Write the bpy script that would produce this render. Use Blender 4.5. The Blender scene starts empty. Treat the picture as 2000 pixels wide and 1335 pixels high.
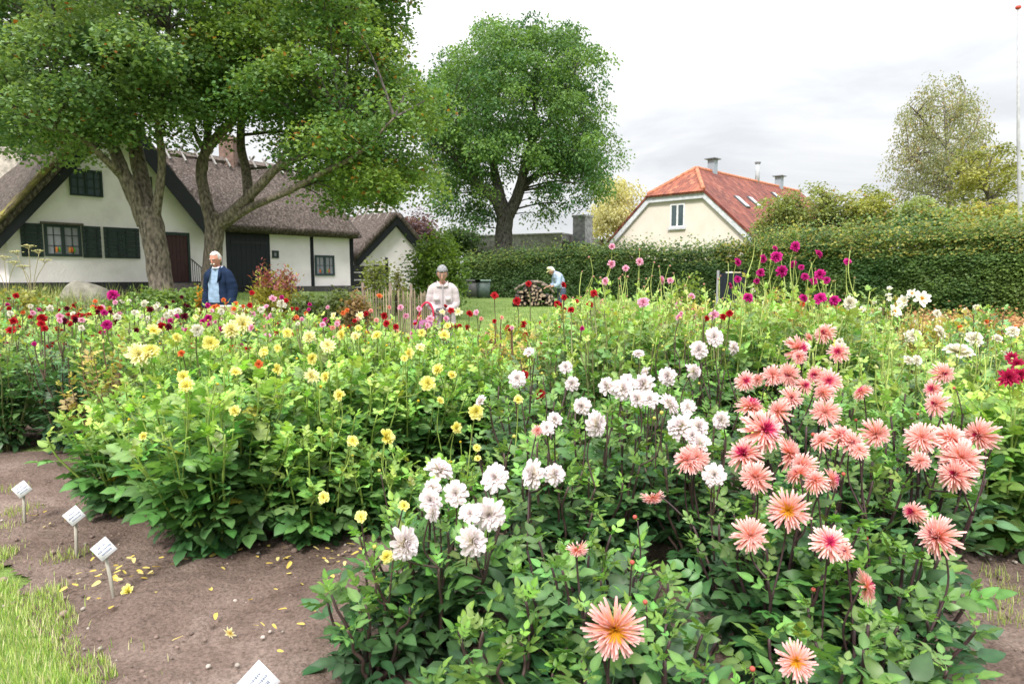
import bpy, bmesh, math, random
import numpy as np
from mathutils import Vector, Matrix, noise as mnoise

random.seed(11)
RS = np.random.default_rng(11)
SC = bpy.context.scene
COL = SC.collection
R = math.radians

# ------------------------------------------------------------------ camera model (photo pixels 2000 x 1335)
FPX, CX, CY, HOR, CAMH = 1278.0, 1000.0, 667.5, 540.0, 1.5
PITCH = math.atan((CY - HOR) / FPX)
SP, CP = math.sin(PITCH), math.cos(PITCH)

def ray(px, py):
    u, v = (px - CX) / FPX, (CY - py) / FPX
    return np.array([u, CP + v * SP, -SP + v * CP])

def at(px, py, Y):
    d = ray(px, py)
    return np.array([0, 0, CAMH]) + d * (Y / d[1])

def on_ground(px, py, z=0.0):
    d = ray(px, py)
    return np.array([0, 0, CAMH]) + d * ((z - CAMH) / d[2])

def proj(p):
    x, y, z = p[0], p[1], p[2] - CAMH
    f = y * CP - z * SP
    return CX + FPX * x / f, CY - FPX * (y * SP + z * CP) / f

def sstep(a, b, x):
    t = min(1.0, max(0.0, (x - a) / (b - a)))
    return t * t * (3 - 2 * t)

def gz(x, y):
    a = 0.5 + 0.35 * sstep(-3, -9, x) - 0.42 * sstep(4, 9, x)
    k = sstep(-4, -.5, x)
    return a * (sstep(8.3, 16, y) * (1 - k) + sstep(13, 30, y) * k)

# ------------------------------------------------------------------ mesh helpers
class GB:
    """collects faces of one mesh (numpy chunks)"""
    def __init__(s):
        s.v, s.c, s.q, s.t, s.n = [], [], [], [], 0
        s.qm, s.tm = [], []
    def add(s, v, quads=None, tris=None, col=(1, 1, 1), mi=0):
        v = np.asarray(v, float).reshape(-1, 3)
        c = np.asarray(col, float)
        if c.ndim == 1:
            c = np.tile(c[:3], (len(v), 1))
        s.v.append(v); s.c.append(c)
        if quads is not None and len(quads):
            q = np.asarray(quads, int).reshape(-1, 4) + s.n; s.q.append(q); s.qm.append(np.full(len(q), mi))
        if tris is not None and len(tris):
            t = np.asarray(tris, int).reshape(-1, 3) + s.n; s.t.append(t); s.tm.append(np.full(len(t), mi))
        s.n += len(v)
    def inst(s, tv, tq, tt, M, T, col, mi=0):
        """template verts tv (k,3) placed by M (n,3,3), T (n,3); col (n,3) or (n,k,3)"""
        n, k = len(T), len(tv)
        if n == 0: return
        v = np.einsum('nij,kj->nki', M, tv) + T[:, None, :]
        col = np.asarray(col, float)
        c = np.repeat(col[:, None, :], k, 1) if col.ndim == 2 else col
        off = (np.arange(n) * k)[:, None, None]
        q = (np.asarray(tq)[None] + off).reshape(-1, 4) if len(tq) else None
        t = (np.asarray(tt)[None] + off).reshape(-1, 3) if len(tt) else None
        s.add(v.reshape(-1, 3), q, t, c.reshape(-1, 3), mi)
    def mesh(s, name, mats, smooth=True):
        me = bpy.data.meshes.new(name)
        v = np.concatenate(s.v).astype(np.float32); c = np.concatenate(s.c).astype(np.float32)
        me.vertices.add(len(v)); me.vertices.foreach_set('co', v.ravel())
        q = np.concatenate(s.q) if s.q else np.zeros((0, 4), int)
        t = np.concatenate(s.t) if s.t else np.zeros((0, 3), int)
        li = np.concatenate([q.ravel(), t.ravel()]).astype(np.int32)
        me.loops.add(len(li)); me.loops.foreach_set('vertex_index', li)
        nf = len(q) + len(t)
        me.polygons.add(nf)
        ls = np.concatenate([np.arange(len(q)) * 4, len(q) * 4 + np.arange(len(t)) * 3]).astype(np.int32)
        me.polygons.foreach_set('loop_start', ls)
        me.polygons.foreach_set('use_smooth', np.full(nf, smooth))
        mm = np.concatenate((s.qm if s.q else []) + (s.tm if s.t else [])).astype(np.int32)
        for m in (mats if isinstance(mats, (list, tuple)) else [mats]): me.materials.append(m)
        me.polygons.foreach_set('material_index', mm)
        a = me.color_attributes.new('col', 'FLOAT_COLOR', 'POINT')
        a.data.foreach_set('color', np.concatenate([c, np.ones((len(c), 1), np.float32)], 1).ravel())
        me.update(calc_edges=True)
        return me
    def obj(s, name, mats, parent=None, smooth=True, loc=None):
        return link(name, s.mesh(name, mats, smooth), parent, loc)
    # -------- simple solids
    def box(s, c, size, col=(1, 1, 1), rz=0.0, M=None, mi=0):
        hx, hy, hz = np.asarray(size, float) / 2
        v = np.array([[x, y, z] for z in (-hz, hz) for y in (-hy, hy) for x in (-hx, hx)])
        if M is not None: v = v @ np.asarray(M).T
        if rz:
            a, b = math.cos(rz), math.sin(rz); v = v @ np.array([[a, b, 0], [-b, a, 0], [0, 0, 1]])
        s.add(v + np.asarray(c, float), [[0, 2, 3, 1], [4, 5, 7, 6], [0, 1, 5, 4], [2, 6, 7, 3], [0, 4, 6, 2], [1, 3, 7, 5]], None, col, mi)
    def tube(s, pts, rad, sides=6, col=(1, 1, 1), caps=True, mi=0):
        pts = np.asarray(pts, float); n = len(pts)
        rad = np.full(n, rad) if np.isscalar(rad) else np.asarray(rad, float)
        tan = np.gradient(pts, axis=0); tan /= np.linalg.norm(tan, axis=1)[:, None] + 1e-9
        ref = np.array([0, 0, 1.0]) if abs(tan[0][2]) < .9 else np.array([1.0, 0, 0])
        V = []
        for i in range(n):
            a = np.cross(tan[i], ref); a /= np.linalg.norm(a) + 1e-9
            b = np.cross(tan[i], a); ref = np.cross(a, tan[i])
            th = np.arange(sides) * 2 * np.pi / sides
            V.append(pts[i] + rad[i] * (np.cos(th)[:, None] * a + np.sin(th)[:, None] * b))
        V = np.concatenate(V)
        q = [[i * sides + j, i * sides + (j + 1) % sides, (i + 1) * sides + (j + 1) % sides, (i + 1) * sides + j]
             for i in range(n - 1) for j in range(sides)]
        t = []
        if caps:
            V = np.concatenate([V, pts[:1], pts[-1:]]); e = n * sides
            t = [[e, (j + 1) % sides, j] for j in range(sides)] + [[e + 1, (n - 1) * sides + j, (n - 1) * sides + (j + 1) % sides] for j in range(sides)]
        c = np.asarray(col, float)
        s.add(V, q, t, c, mi)
    def ell(s, c, r, col=(1, 1, 1), nu=12, nv=8, M=None, mi=0, fn=None):
        th = np.linspace(0, np.pi, nv + 1); ph = np.arange(nu) * 2 * np.pi / nu
        v = np.array([[math.sin(a) * math.cos(b), math.sin(a) * math.sin(b), math.cos(a)] for a in th for b in ph])
        if fn is not None: v = np.array([fn(p) for p in v])
        v = v * np.asarray(r, float)
        if M is not None: v = v @ np.asarray(M).T
        q = [[i * nu + j, (i + 1) * nu + j, (i + 1) * nu + (j + 1) % nu, i * nu + (j + 1) % nu] for i in range(nv) for j in range(nu)]
        s.add(v + np.asarray(c, float), q, None, col, mi)
    def prism(s, poly, ext, col=(1, 1, 1), mi=0):
        """closed prism: polygon poly (n,3) extruded by vector ext (fan caps: convex polygons)"""
        p = np.asarray(poly, float); n = len(p); e = np.asarray(ext, float)
        q = [[i, (i + 1) % n, n + (i + 1) % n, n + i] for i in range(n)]
        t = [[0, i + 1, i] for i in range(1, n - 1)] + [[n, n + i, n + i + 1] for i in range(1, n - 1)]
        s.add(np.concatenate([p, p + e]), q, t, col, mi)

def link(name, data, parent=None, loc=None):
    o = bpy.data.objects.new(name, data); COL.objects.link(o)
    if parent is not None: o.parent = parent
    if loc is not None: o.location = loc
    return o

def thing(name, label, cat, loc=(0, 0, 0), rz=0.0, group=None):
    o = link(name, None); o.location = loc; o.rotation_euler = (0, 0, rz)
    o.empty_display_size = .1
    return tag(o, label, cat, group)

def tag(o, label, cat, group=None):
    o['label'] = label; o['category'] = cat
    if group: o['group'] = group
    return o

def kind(o, k):
    o['kind'] = k; return o

# ------------------------------------------------------------------ materials
def newmat(name):
    m = bpy.data.materials.new(name); m.use_nodes = True
    nt = m.node_tree; nt.nodes.clear()
    out = nt.nodes.new('ShaderNodeOutputMaterial')
    return m, nt, out

def N(nt, t, **kw):
    n = nt.nodes.new(t)
    for k, v in kw.items():
        if k.startswith('i_'):
            n.inputs[k[2:].replace('_', ' ')].default_value = v
        else: setattr(n, k, v)
    return n

def ramp(nt, stops, fac=None):
    r = nt.nodes.new('ShaderNodeValToRGB'); e = r.color_ramp.elements
    e[0].position, e[0].color = stops[0][0], (*stops[0][1], 1)
    e[1].position, e[1].color = stops[-1][0], (*stops[-1][1], 1)
    for p, c in stops[1:-1]:
        x = e.new(p); x.color = (*c, 1)
    if fac is not None: nt.links.new(fac, r.inputs[0])
    return r

def leafmat(name, trans=.3, rough=.45, spec=.35, tint=(1.35, 1.25, .55), nscale=30., namt=.35):
    """colour comes from the plant itself (attribute), light passes through the blade"""
    m, nt, out = newmat(name); L = nt.links.new
    a = N(nt, 'ShaderNodeAttribute', attribute_name='col')
    tc = N(nt, 'ShaderNodeTexCoord'); no = N(nt, 'ShaderNodeTexNoise', i_Scale=nscale, i_Detail=2.)
    L(tc.outputs['Object'], no.inputs['Vector'])
    mr = N(nt, 'ShaderNodeMapRange'); mr.inputs['To Min'].default_value = 1 - namt; mr.inputs['To Max'].default_value = 1 + namt
    L(no.outputs['Fac'], mr.inputs['Value'])
    mu = N(nt, 'ShaderNodeMix', data_type='RGBA', blend_type='MULTIPLY'); mu.inputs[0].default_value = 1
    L(a.outputs['Color'], mu.inputs[6]); L(mr.outputs['Result'], mu.inputs[7])
    p = N(nt, 'ShaderNodeBsdfPrincipled'); p.inputs['Roughness'].default_value = rough; p.inputs['Specular IOR Level'].default_value = spec
    L(mu.outputs[2], p.inputs['Base Color'])
    t = N(nt, 'ShaderNodeBsdfTranslucent')
    m2 = N(nt, 'ShaderNodeMix', data_type='RGBA', blend_type='MULTIPLY'); m2.inputs[0].default_value = 1
    L(mu.outputs[2], m2.inputs[6]); m2.inputs[7].default_value = (*tint, 1)
    L(m2.outputs[2], t.inputs['Color'])
    x = N(nt, 'ShaderNodeMixShader'); x.inputs[0].default_value = trans
    L(p.outputs[0], x.inputs[1]); L(t.outputs[0], x.inputs[2]); L(x.outputs[0], out.inputs[0])
    return m

def vmat(name, rough=.7, spec=.3, nscale=12., namt=.25, bump=0., bscale=40., stretch=(1, 1, 1), metal=0.):
    """attribute colour varied by noise, optional bump"""
    m, nt, out = newmat(name); L = nt.links.new
    a = N(nt, 'ShaderNodeAttribute', attribute_name='col')
    tc = N(nt, 'ShaderNodeTexCoord'); mp = N(nt, 'ShaderNodeMapping'); mp.inputs['Scale'].default_value = stretch
    L(tc.outputs['Object'], mp.inputs['Vector'])
    no = N(nt, 'ShaderNodeTexNoise', i_Scale=nscale, i_Detail=6.); L(mp.outputs[0], no.inputs['Vector'])
    mr = N(nt, 'ShaderNodeMapRange'); mr.inputs['From Min'].default_value = .3; mr.inputs['From Max'].default_value = .7
    mr.inputs['To Min'].default_value = 1 - namt; mr.inputs['To Max'].default_value = 1 + namt
    L(no.outputs['Fac'], mr.inputs['Value'])
    mu = N(nt, 'ShaderNodeMix', data_type='RGBA', blend_type='MULTIPLY'); mu.inputs[0].default_value = 1
    L(a.outputs['Color'], mu.inputs[6]); L(mr.outputs['Result'], mu.inputs[7])
    p = N(nt, 'ShaderNodeBsdfPrincipled'); p.inputs['Roughness'].default_value = rough
    p.inputs['Specular IOR Level'].default_value = spec; p.inputs['Metallic'].default_value = metal
    L(mu.outputs[2], p.inputs['Base Color'])
    if bump:
        n2 = N(nt, 'ShaderNodeTexNoise', i_Scale=bscale, i_Detail=5.); L(mp.outputs[0], n2.inputs['Vector'])
        b = N(nt, 'ShaderNodeBump'); b.inputs['Strength'].default_value = bump; b.inputs['Distance'].default_value = .02
        L(n2.outputs['Fac'], b.inputs['Height']); L(b.outputs[0], p.inputs['Normal'])
    L(p.outputs[0], out.inputs[0])
    return m

def rampmat(name, stops, scale=5., detail=8., stretch=(1, 1, 1), rough=.9, bump=.4, bscale=None, bdist=.03, coords='Object', spec=.2, rough_noise=.6):
    m, nt, out = newmat(name); L = nt.links.new
    tc = N(nt, 'ShaderNodeTexCoord'); mp = N(nt, 'ShaderNodeMapping'); mp.inputs['Scale'].default_value = stretch
    L(tc.outputs[coords], mp.inputs['Vector'])
    no = N(nt, 'ShaderNodeTexNoise', i_Scale=scale, i_Detail=detail, i_Roughness=rough_noise); L(mp.outputs[0], no.inputs['Vector'])
    r = ramp(nt, stops, no.outputs['Fac'])
    p = N(nt, 'ShaderNodeBsdfPrincipled'); p.inputs['Roughness'].default_value = rough; p.inputs['Specular IOR Level'].default_value = spec
    L(r.outputs[0], p.inputs['Base Color'])
    n2 = no
    if bscale:
        n2 = N(nt, 'ShaderNodeTexNoise', i_Scale=bscale, i_Detail=6.); L(mp.outputs[0], n2.inputs['Vector'])
    b = N(nt, 'ShaderNodeBump'); b.inputs['Strength'].default_value = bump; b.inputs['Distance'].default_value = bdist
    L(n2.outputs['Fac'], b.inputs['Height']); L(b.outputs[0], p.inputs['Normal'])
    L(p.outputs[0], out.inputs[0])
    return m

def tilemat(name):
    m, nt, out = newmat(name); L = nt.links.new
    uv = N(nt, 'ShaderNodeAttribute', attribute_name='col')     # r,g = metres along / up the slope
    sx = N(nt, 'ShaderNodeSeparateXYZ'); L(uv.outputs['Vector'], sx.inputs[0])
    def math_(op, a, b=None):
        n = N(nt, 'ShaderNodeMath', operation=op)
        for i, v in enumerate((a, b)):
            if v is None: continue
            if isinstance(v, (int, float)): n.inputs[i].default_value = v
            else: L(v, n.inputs[i])
        return n.outputs[0]
    wx = math_('SINE', math_('MULTIPLY', sx.outputs[0], 2 * math.pi / .24))
    fy = math_('FRACT', math_('DIVIDE', sx.outputs[1], .34))
    h = math_('ADD', math_('MULTIPLY', wx, .5), math_('MULTIPLY', fy, -1.0))
    cx = math_('FLOOR', math_('DIVIDE', sx.outputs[0], .24)); cy = math_('FLOOR', math_('DIVIDE', sx.outputs[1], .34))
    cb = N(nt, 'ShaderNodeCombineXYZ'); L(cx, cb.inputs[0]); L(cy, cb.inputs[1])
    wn = N(nt, 'ShaderNodeTexWhiteNoise', noise_dimensions='2D'); L(cb.outputs[0], wn.inputs['Vector'])
    r = ramp(nt, [(0, (.2, .065, .045)), (.35, (.29, .09, .055)), (.75, (.38, .13, .075)), (1, (.45, .2, .11))], wn.outputs['Value'])
    no = N(nt, 'ShaderNodeTexNoise', i_Scale=.5, i_Detail=5.); L(uv.outputs['Vector'], no.inputs['Vector'])
    r2 = ramp(nt, [(.35, (.75, .68, .7)), (.65, (1.1, 1.05, 1))], no.outputs['Fac'])
    mu = N(nt, 'ShaderNodeMix', data_type='RGBA', blend_type='MULTIPLY'); mu.inputs[0].default_value = 1
    L(r.outputs[0], mu.inputs[6]); L(r2.outputs[0], mu.inputs[7])
    p = N(nt, 'ShaderNodeBsdfPrincipled'); p.inputs['Roughness'].default_value = .8
    r3 = ramp(nt, [(0, (.66, .55, .64)), (1, (1.12, 1.1, 1.05))], sx.outputs[2])     # the long slopes are tinted a duller red than the hip
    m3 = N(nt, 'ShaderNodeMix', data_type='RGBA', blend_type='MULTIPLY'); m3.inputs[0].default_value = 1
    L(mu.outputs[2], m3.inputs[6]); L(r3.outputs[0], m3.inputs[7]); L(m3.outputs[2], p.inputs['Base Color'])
    b = N(nt, 'ShaderNodeBump'); b.inputs['Strength'].default_value = 1.; b.inputs['Distance'].default_value = .09
    L(h, b.inputs['Height']); L(b.outputs[0], p.inputs['Normal']); L(p.outputs[0], out.inputs[0])
    return m

def glassmat(name, col=(.02, .025, .03)):
    m, nt, out = newmat(name)
    p = N(nt, 'ShaderNodeBsdfPrincipled'); p.inputs['Base Color'].default_value = (*col, 1); p.inputs['Roughness'].default_value = .04
    p.inputs['Specular IOR Level'].default_value = .8
    nt.links.new(p.outputs[0], out.inputs[0]); return m

MAT = dict(
    leaf=leafmat('dahlia_leaf', trans=.32, rough=.42, spec=.42, tint=(1.2, 1.22, .7)),
    treeleaf=leafmat('tree_leaf', trans=.42, rough=.5, nscale=1.2, namt=.3),
    petal=leafmat('dahlia_petal', trans=.3, rough=.6, spec=.15, tint=(1.05, 1.0, .95), nscale=60., namt=.12),
    stem=vmat('green_stem', rough=.5, nscale=20.),
    bark=vmat('bark', rough=.9, nscale=16., namt=.75, bump=1., bscale=44., stretch=(1, 1, .4)),
    plaster=rampmat('whitewash', [(.25, (.69, .63, .67)), (.5, (.8, .74, .785)), (.8, (.85, .795, .84))], scale=1.3, bump=.35, bscale=14., bdist=.03),
    cream=rampmat('cream_plaster', [(.3, (.67, .6, .53)), (.7, (.75, .69, .62))], scale=.9, bump=.15, bscale=8.),
    thatch=rampmat('thatch', [(.3, (.035, .027, .024)), (.5, (.105, .083, .073)), (.7, (.25, .205, .185))], scale=13., stretch=(1, 1, .5), bump=1., bscale=22., bdist=.12),
    paint=vmat('old_paint', rough=.5, nscale=6., namt=.15),
    wood=vmat('weathered_wood', rough=.85, nscale=14., namt=.35, bump=.4, stretch=(1, 1, .2)),
    stone=vmat('stone', rough=.9, nscale=5., namt=.4, bump=.8, bscale=18.),
    metal=vmat('painted_metal', rough=.4, nscale=5., namt=.1),
    cloth=vmat('cloth', rough=.9, spec=.1, nscale=18., namt=.12, bump=.25, bscale=14.),
    skin=vmat('skin', rough=.55, nscale=14., namt=.08),
    hair=vmat('hair', rough=.7, nscale=40., namt=.3, bump=.5, bscale=60.),
    tile=tilemat('clay_pantiles'),
    glass=glassmat('window_glass'),
)
# ================================================================== SETTING: terrain, soil, lawn
def bed_d(x, y):      # metres inside the bed from the line of name signs
    return .585 * (x + .9) + .81 * (y - 2.35)

def ground_mesh():
    xs = np.concatenate([[-600, -250, -120, -70, -50], np.arange(-40, 41, 1.0), [50, 70, 120, 250, 600]])
    ys = np.concatenate([[-200, -60, -20], np.arange(-8, 60, 1.0), [70, 90, 140, 260, 600, 1200]])
    V = np.array([[x, y, gz(x, y)] for y in ys for x in xs]); nx = len(xs)
    q = [[j * nx + i, j * nx + i + 1, (j + 1) * nx + i + 1, (j + 1) * nx + i] for j in range(len(ys) - 1) for i in range(nx - 1)]
    g = GB(); g.add(V, q); return g

lawnmat = rampmat('lawn_turf', [(.25, (.1, .15, .04)), (.5, (.16, .24, .06)), (.8, (.25, .3, .1))], scale=1.6, bump=.8, bscale=60., bdist=.03)
kind(ground_mesh().obj('ground', lawnmat), 'structure')

def soilmat_():
    m, nt, out = newmat('bare_soil'); L = nt.links.new
    tc = N(nt, 'ShaderNodeTexCoord')
    n1 = N(nt, 'ShaderNodeTexNoise', i_Scale=1.6, i_Detail=10., i_Roughness=.62); L(tc.outputs['Object'], n1.inputs['Vector'])
    r1 = ramp(nt, [(.28, (.1, .067, .055)), (.5, (.19, .138, .116)), (.72, (.3, .232, .2))], n1.outputs['Fac'])
    n2 = N(nt, 'ShaderNodeTexNoise', i_Scale=70., i_Detail=4.); L(tc.outputs['Object'], n2.inputs['Vector'])
    r2 = ramp(nt, [(.3, (.6, .58, .56)), (.55, (1, 1, 1)), (.75, (1.25, 1.22, 1.2))], n2.outputs['Fac'])
    mu = N(nt, 'ShaderNodeMix', data_type='RGBA', blend_type='MULTIPLY'); mu.inputs[0].default_value = 1
    L(r1.outputs[0], mu.inputs[6]); L(r2.outputs[0], mu.inputs[7])
    p = N(nt, 'ShaderNodeBsdfPrincipled'); p.inputs['Roughness'].default_value = .95; p.inputs['Specular IOR Level'].default_value = .15
    L(mu.outputs[2], p.inputs['Base Color'])
    n3 = N(nt, 'ShaderNodeTexNoise', i_Scale=38., i_Detail=8., i_Roughness=.65); L(tc.outputs['Object'], n3.inputs['Vector'])
    b = N(nt, 'ShaderNodeBump'); b.inputs['Strength'].default_value = .9; b.inputs['Distance'].default_value = .03
    L(n3.outputs['Fac'], b.inputs['Height']); L(b.outputs[0], p.inputs['Normal']); L(p.outputs[0], out.inputs[0])
    return m

def far_edge(x):
    return 9.7 - 1.7 * sstep(-3.6, -1.2, x) + 1.2 * sstep(1.5, 4, x) + 8 * sstep(4, 7, x)

def soil_sheet():
    def grid(x0, x1, y0, y1, st, amp):
        xs = np.arange(x0, x1 + st / 2, st); ys = np.arange(y0, y1 + st / 2, st); nx = len(xs)
        V = np.zeros((len(ys), nx, 3)); K = np.zeros((len(ys), nx), bool)
        for j, y in enumerate(ys):
            for i, x in enumerate(xs):
                n = mnoise.noise((x * 2.2, y * 2.2, 0)); n2 = mnoise.noise((x * 11, y * 11, 3)); n3 = mnoise.noise((x * 27, y * 27, 5))
                K[j, i] = bed_d(x, y) > -.29 - .13 * (max(x, -4) + 2.64) + .1 * n + .06 * n2 and y < far_edge(x) + .3
                e = amp * (.5 * n + .5 * n2 + .6 * max(n3, -.15))
                V[j, i] = (x, y, gz(x, y) + .012 + max(-.006, .02 * (n + .4) * amp / .03 + e))
        q = [[j * nx + i, j * nx + i + 1, (j + 1) * nx + i + 1, (j + 1) * nx + i]
             for j in range(len(ys) - 1) for i in range(nx - 1) if K[j, i] and K[j + 1, i + 1] and K[j, i + 1] and K[j + 1, i]]
        return V.reshape(-1, 3), q
    g = GB()
    g.add(*grid(-3.9, 3.0, .6, 5.2, .025, .03))
    for a in ((2.8, 14, .6, 5.2), (-14.1, -3.7, 2., 5.2), (-14.2, 14, 5.0, 18)):
        v, q = grid(*a, .1 if a[1] < 14 else .2, .03); v[:, 2] -= .012; g.add(v, q)
    return g
kind(soil_sheet().obj('soil', soilmat_()), 'structure')

# grass at the near left corner (nobody could count the blades)
def blades(spots, h0, h1, wid, cols, seed):
    rs = np.random.default_rng(seed); n = len(spots)
    tv = np.array([[-.5, 0, 0], [.5, 0, 0], [-.38, .16, .55], [.38, .16, .55], [0, .5, 1.]])
    a = rs.uniform(0, 2 * np.pi, n); h = rs.uniform(h0, h1, n); le = rs.uniform(.3, 1.3, n)
    M = np.zeros((n, 3, 3)); ca, sa = np.cos(a), np.sin(a)
    M[:, 0, 0] = ca * wid; M[:, 1, 0] = sa * wid
    M[:, 0, 1] = -sa * h * le; M[:, 1, 1] = ca * h * le
    M[:, 2, 2] = h
    cols = np.asarray(cols); c = cols[rs.integers(0, len(cols), n)] * rs.uniform(.75, 1.25, (n, 1))
    g = GB(); g.inst(tv, [[0, 1, 3, 2]], [[2, 3, 4]], M, np.asarray(spots), c); return g

sp = []
while len(sp) < 44000:
    x, y = random.uniform(-5.2, -.6), random.uniform(1.2, 5.2)
    d = (bed_d(x, y) + .27 + .13 * (x + 2.64) + .2 * mnoise.noise((x * 2.2, y * 2.2, 0)) + .1 * mnoise.noise((x * 8, y * 8, 4)))
    if d < -.02 or (d < .22 and random.random() < .03 * (1 - d / .22)):
        if abs(x) < .95 * y + .5: sp.append((x, y, gz(x, y) + .005))
kind(blades(sp, .018, .055, .0035, [(.2, .34, .06), (.32, .46, .09), (.44, .53, .17), (.55, .53, .3)], 3).obj('grass', MAT['leaf']), 'stuff')

# weeds and grass tufts on the trodden soil path at right
sp = []
for px, py in [(1950, 1170), (1975, 1185), (1960, 1160), (1955, 1215), (1990, 1180), (1945, 1130), (20, 1010), (8, 1040), (60, 1000), (110, 1100), (30, 960), (150, 1090)]:
    c = on_ground(px, py)
    for k in range(60):
        sp.append((c[0] + random.gauss(0, .05), c[1] + random.gauss(0, .04), .015))
kind(blades(sp, .02, .06, .004, [(.3, .4, .1), (.4, .42, .16)], 5).obj('weeds', MAT['leaf']), 'stuff')

# rough lawn behind the beds
sp = []
while len(sp) < 26000:
    y = random.uniform(8.2, 26); x = random.uniform(-.85 * y, .85 * y)
    if y > far_edge(x) and not (x < -3.5 and y < 11): sp.append((x, y, gz(x, y)))
kind(blades(sp, .05, .13, .012, [(.13, .22, .05), (.18, .28, .06), (.24, .32, .09)], 6).obj('lawn_grass', MAT['leaf']), 'stuff')
# long yellowing meadow grass by the boulder
sp = []
while len(sp) < 9000:
    y = random.uniform(10.2, 15.5); x = random.uniform(-.88 * y, -.52 * y)
    w = 1 if x < -.66 * y else .35
    if random.random() < w: sp.append((x, y, gz(x, y)))
kind(blades(sp, .2, .62, .012, [(.2, .27, .06), (.32, .36, .1), (.4, .38, .14), (.16, .25, .06)], 8).obj('meadow_grass', MAT['leaf']), 'stuff')
# ================================================================== BUILDINGS
BLACK = (.012, .014, .018); DKGREEN = (.022, .036, .036); WHITE = (.8, .8, .8)
D45 = np.array([.652, .758, 0.]); D45 /= np.linalg.norm(D45)
UP = np.array([0, 0, 1.0])

class Frame:
    """a wall plane: s along it, b behind it, z up"""
    def __init__(s, o, d):
        s.o = np.array([o[0], o[1], 0.]); s.d = np.asarray(d, float); s.n = np.array([s.d[1], -s.d[0], 0.])
        s.rz = math.atan2(s.d[1], s.d[0])
    def P(s, a, b, z): return s.o + s.d * a - s.n * b + UP * z
    def px(s, x, y, b=0.):
        c = np.array([0, 0, CAMH]); dr = ray(x, y)
        t = ((s.o - s.n * b - c) @ s.n) / (dr @ s.n); p = c + dr * t
        return float((p - s.o) @ s.d), float(p[2])
    def box(s, g, a0, a1, b0, b1, z0, z1, col=(1, 1, 1), mi=0):
        g.box(s.P((a0 + a1) / 2, (b0 + b1) / 2, (z0 + z1) / 2), (a1 - a0, abs(b1 - b0), z1 - z0), col, rz=s.rz, mi=mi)

def wobj(g, name, mat, parent, smooth=False):
    off = np.zeros(3); p = parent
    while p is not None: off += np.array(p.location); p = p.parent
    for i in range(len(g.v)): g.v[i] = g.v[i] - off
    return g.obj(name, mat, parent, smooth)

def slab(g, A, B, C, D, th, nu, nv, amp, col=(1, 1, 1), bulge=0., fr=6., seed=0):
    """thick roof slab over quad A(eave l) B(eave r) C(ridge r) D(ridge l); noisy top"""
    A, B, C, D = (np.asarray(p, float) for p in (A, B, C, D))
    n = np.cross(B - A, D - A); n /= np.linalg.norm(n)
    if n[2] < 0: n = -n
    top, bot, cols = [], [], []
    for j in range(nv + 1):
        for i in range(nu + 1):
            u, v = i / nu, j / nv
            p = (A * (1 - u) + B * u) * (1 - v) + (D * (1 - u) + C * u) * v
            k = amp * mnoise.noise(tuple(p * fr * .3 + seed)) + amp * .5 * mnoise.noise(tuple(p * fr + seed)) + bulge * math.sin(math.pi * v)
            top.append(p + n * (th + k)); bot.append(p)
    m = (nu + 1) * (nv + 1); q = []
    ix = lambda i, j: j * (nu + 1) + i
    for j in range(nv):
        for i in range(nu):
            q.append([ix(i, j), ix(i + 1, j), ix(i + 1, j + 1), ix(i, j + 1)])
            q.append([m + ix(i, j), m + ix(i, j + 1), m + ix(i + 1, j + 1), m + ix(i + 1, j)])
    for i in range(nu):
        q.append([ix(i, 0), m + ix(i, 0), m + ix(i + 1, 0), ix(i + 1, 0)]); q.append([ix(i, nv), ix(i + 1, nv), m + ix(i + 1, nv), m + ix(i, nv)])
    for j in range(nv):
        q.append([ix(0, j), ix(0, j + 1), m + ix(0, j + 1), m + ix(0, j)]); q.append([ix(nu, j), m + ix(nu, j), m + ix(nu, j + 1), ix(nu, j + 1)])
    g.add(np.array(top + bot), q, None, col)

def window(parent, fr, s0, s1, z0, z1, nx, ny, col, fw=.06, mw=.022, b=-.05, leaves=1, pane=None, name='window'):
    g = GB()
    for a0, a1, c0, c1 in ((s0, s0 + fw, z0, z1), (s1 - fw, s1, z0, z1), (s0 + fw, s1 - fw, z0, z0 + fw), (s0 + fw, s1 - fw, z1 - fw, z1)):
        fr.box(g, a0, a1, b, .04, c0, c1, col)
    for k in range(1, leaves):
        a = s0 + (s1 - s0) * k / leaves; fr.box(g, a - fw * .6, a + fw * .6, b + .004, .04, z0 + fw, z1 - fw, col)
    for k in range(1, nx):
        if leaves > 1 and k % (nx // leaves) == 0: continue
        a = s0 + (s1 - s0) * k / nx; fr.box(g, a - mw / 2, a + mw / 2, b + .02, .03, z0 + fw, z1 - fw, col)
    for k in range(1, ny):
        c = z0 + (z1 - z0) * k / ny; fr.box(g, s0 + fw, s1 - fw, b + .024, .028, c - mw / 2, c + mw / 2, col)
    w = wobj(g, name, MAT['paint'], parent)
    g = GB(); fr.box(g, s0 + fw * .5, s1 - fw * .5, -.008, .01, z0 + fw * .5, z1 - fw * .5, (1, 1, 1))
    wobj(g, 'pane', pane or MAT['glass'], w)
    return w

curtain = glassmat('curtained_glass', (.26, .26, .31)); curtain.node_tree.nodes['Principled BSDF'].inputs['Roughness'].default_value = .1
dimglass = glassmat('dim_glass', (.075, .095, .13))
verge_moss = rampmat('mossy_thatch', [(.3, (.09, .07, .045)), (.5, (.2, .165, .08)), (.7, (.36, .32, .07))], scale=2.2, bump=1., bscale=22., bdist=.1)

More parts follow.
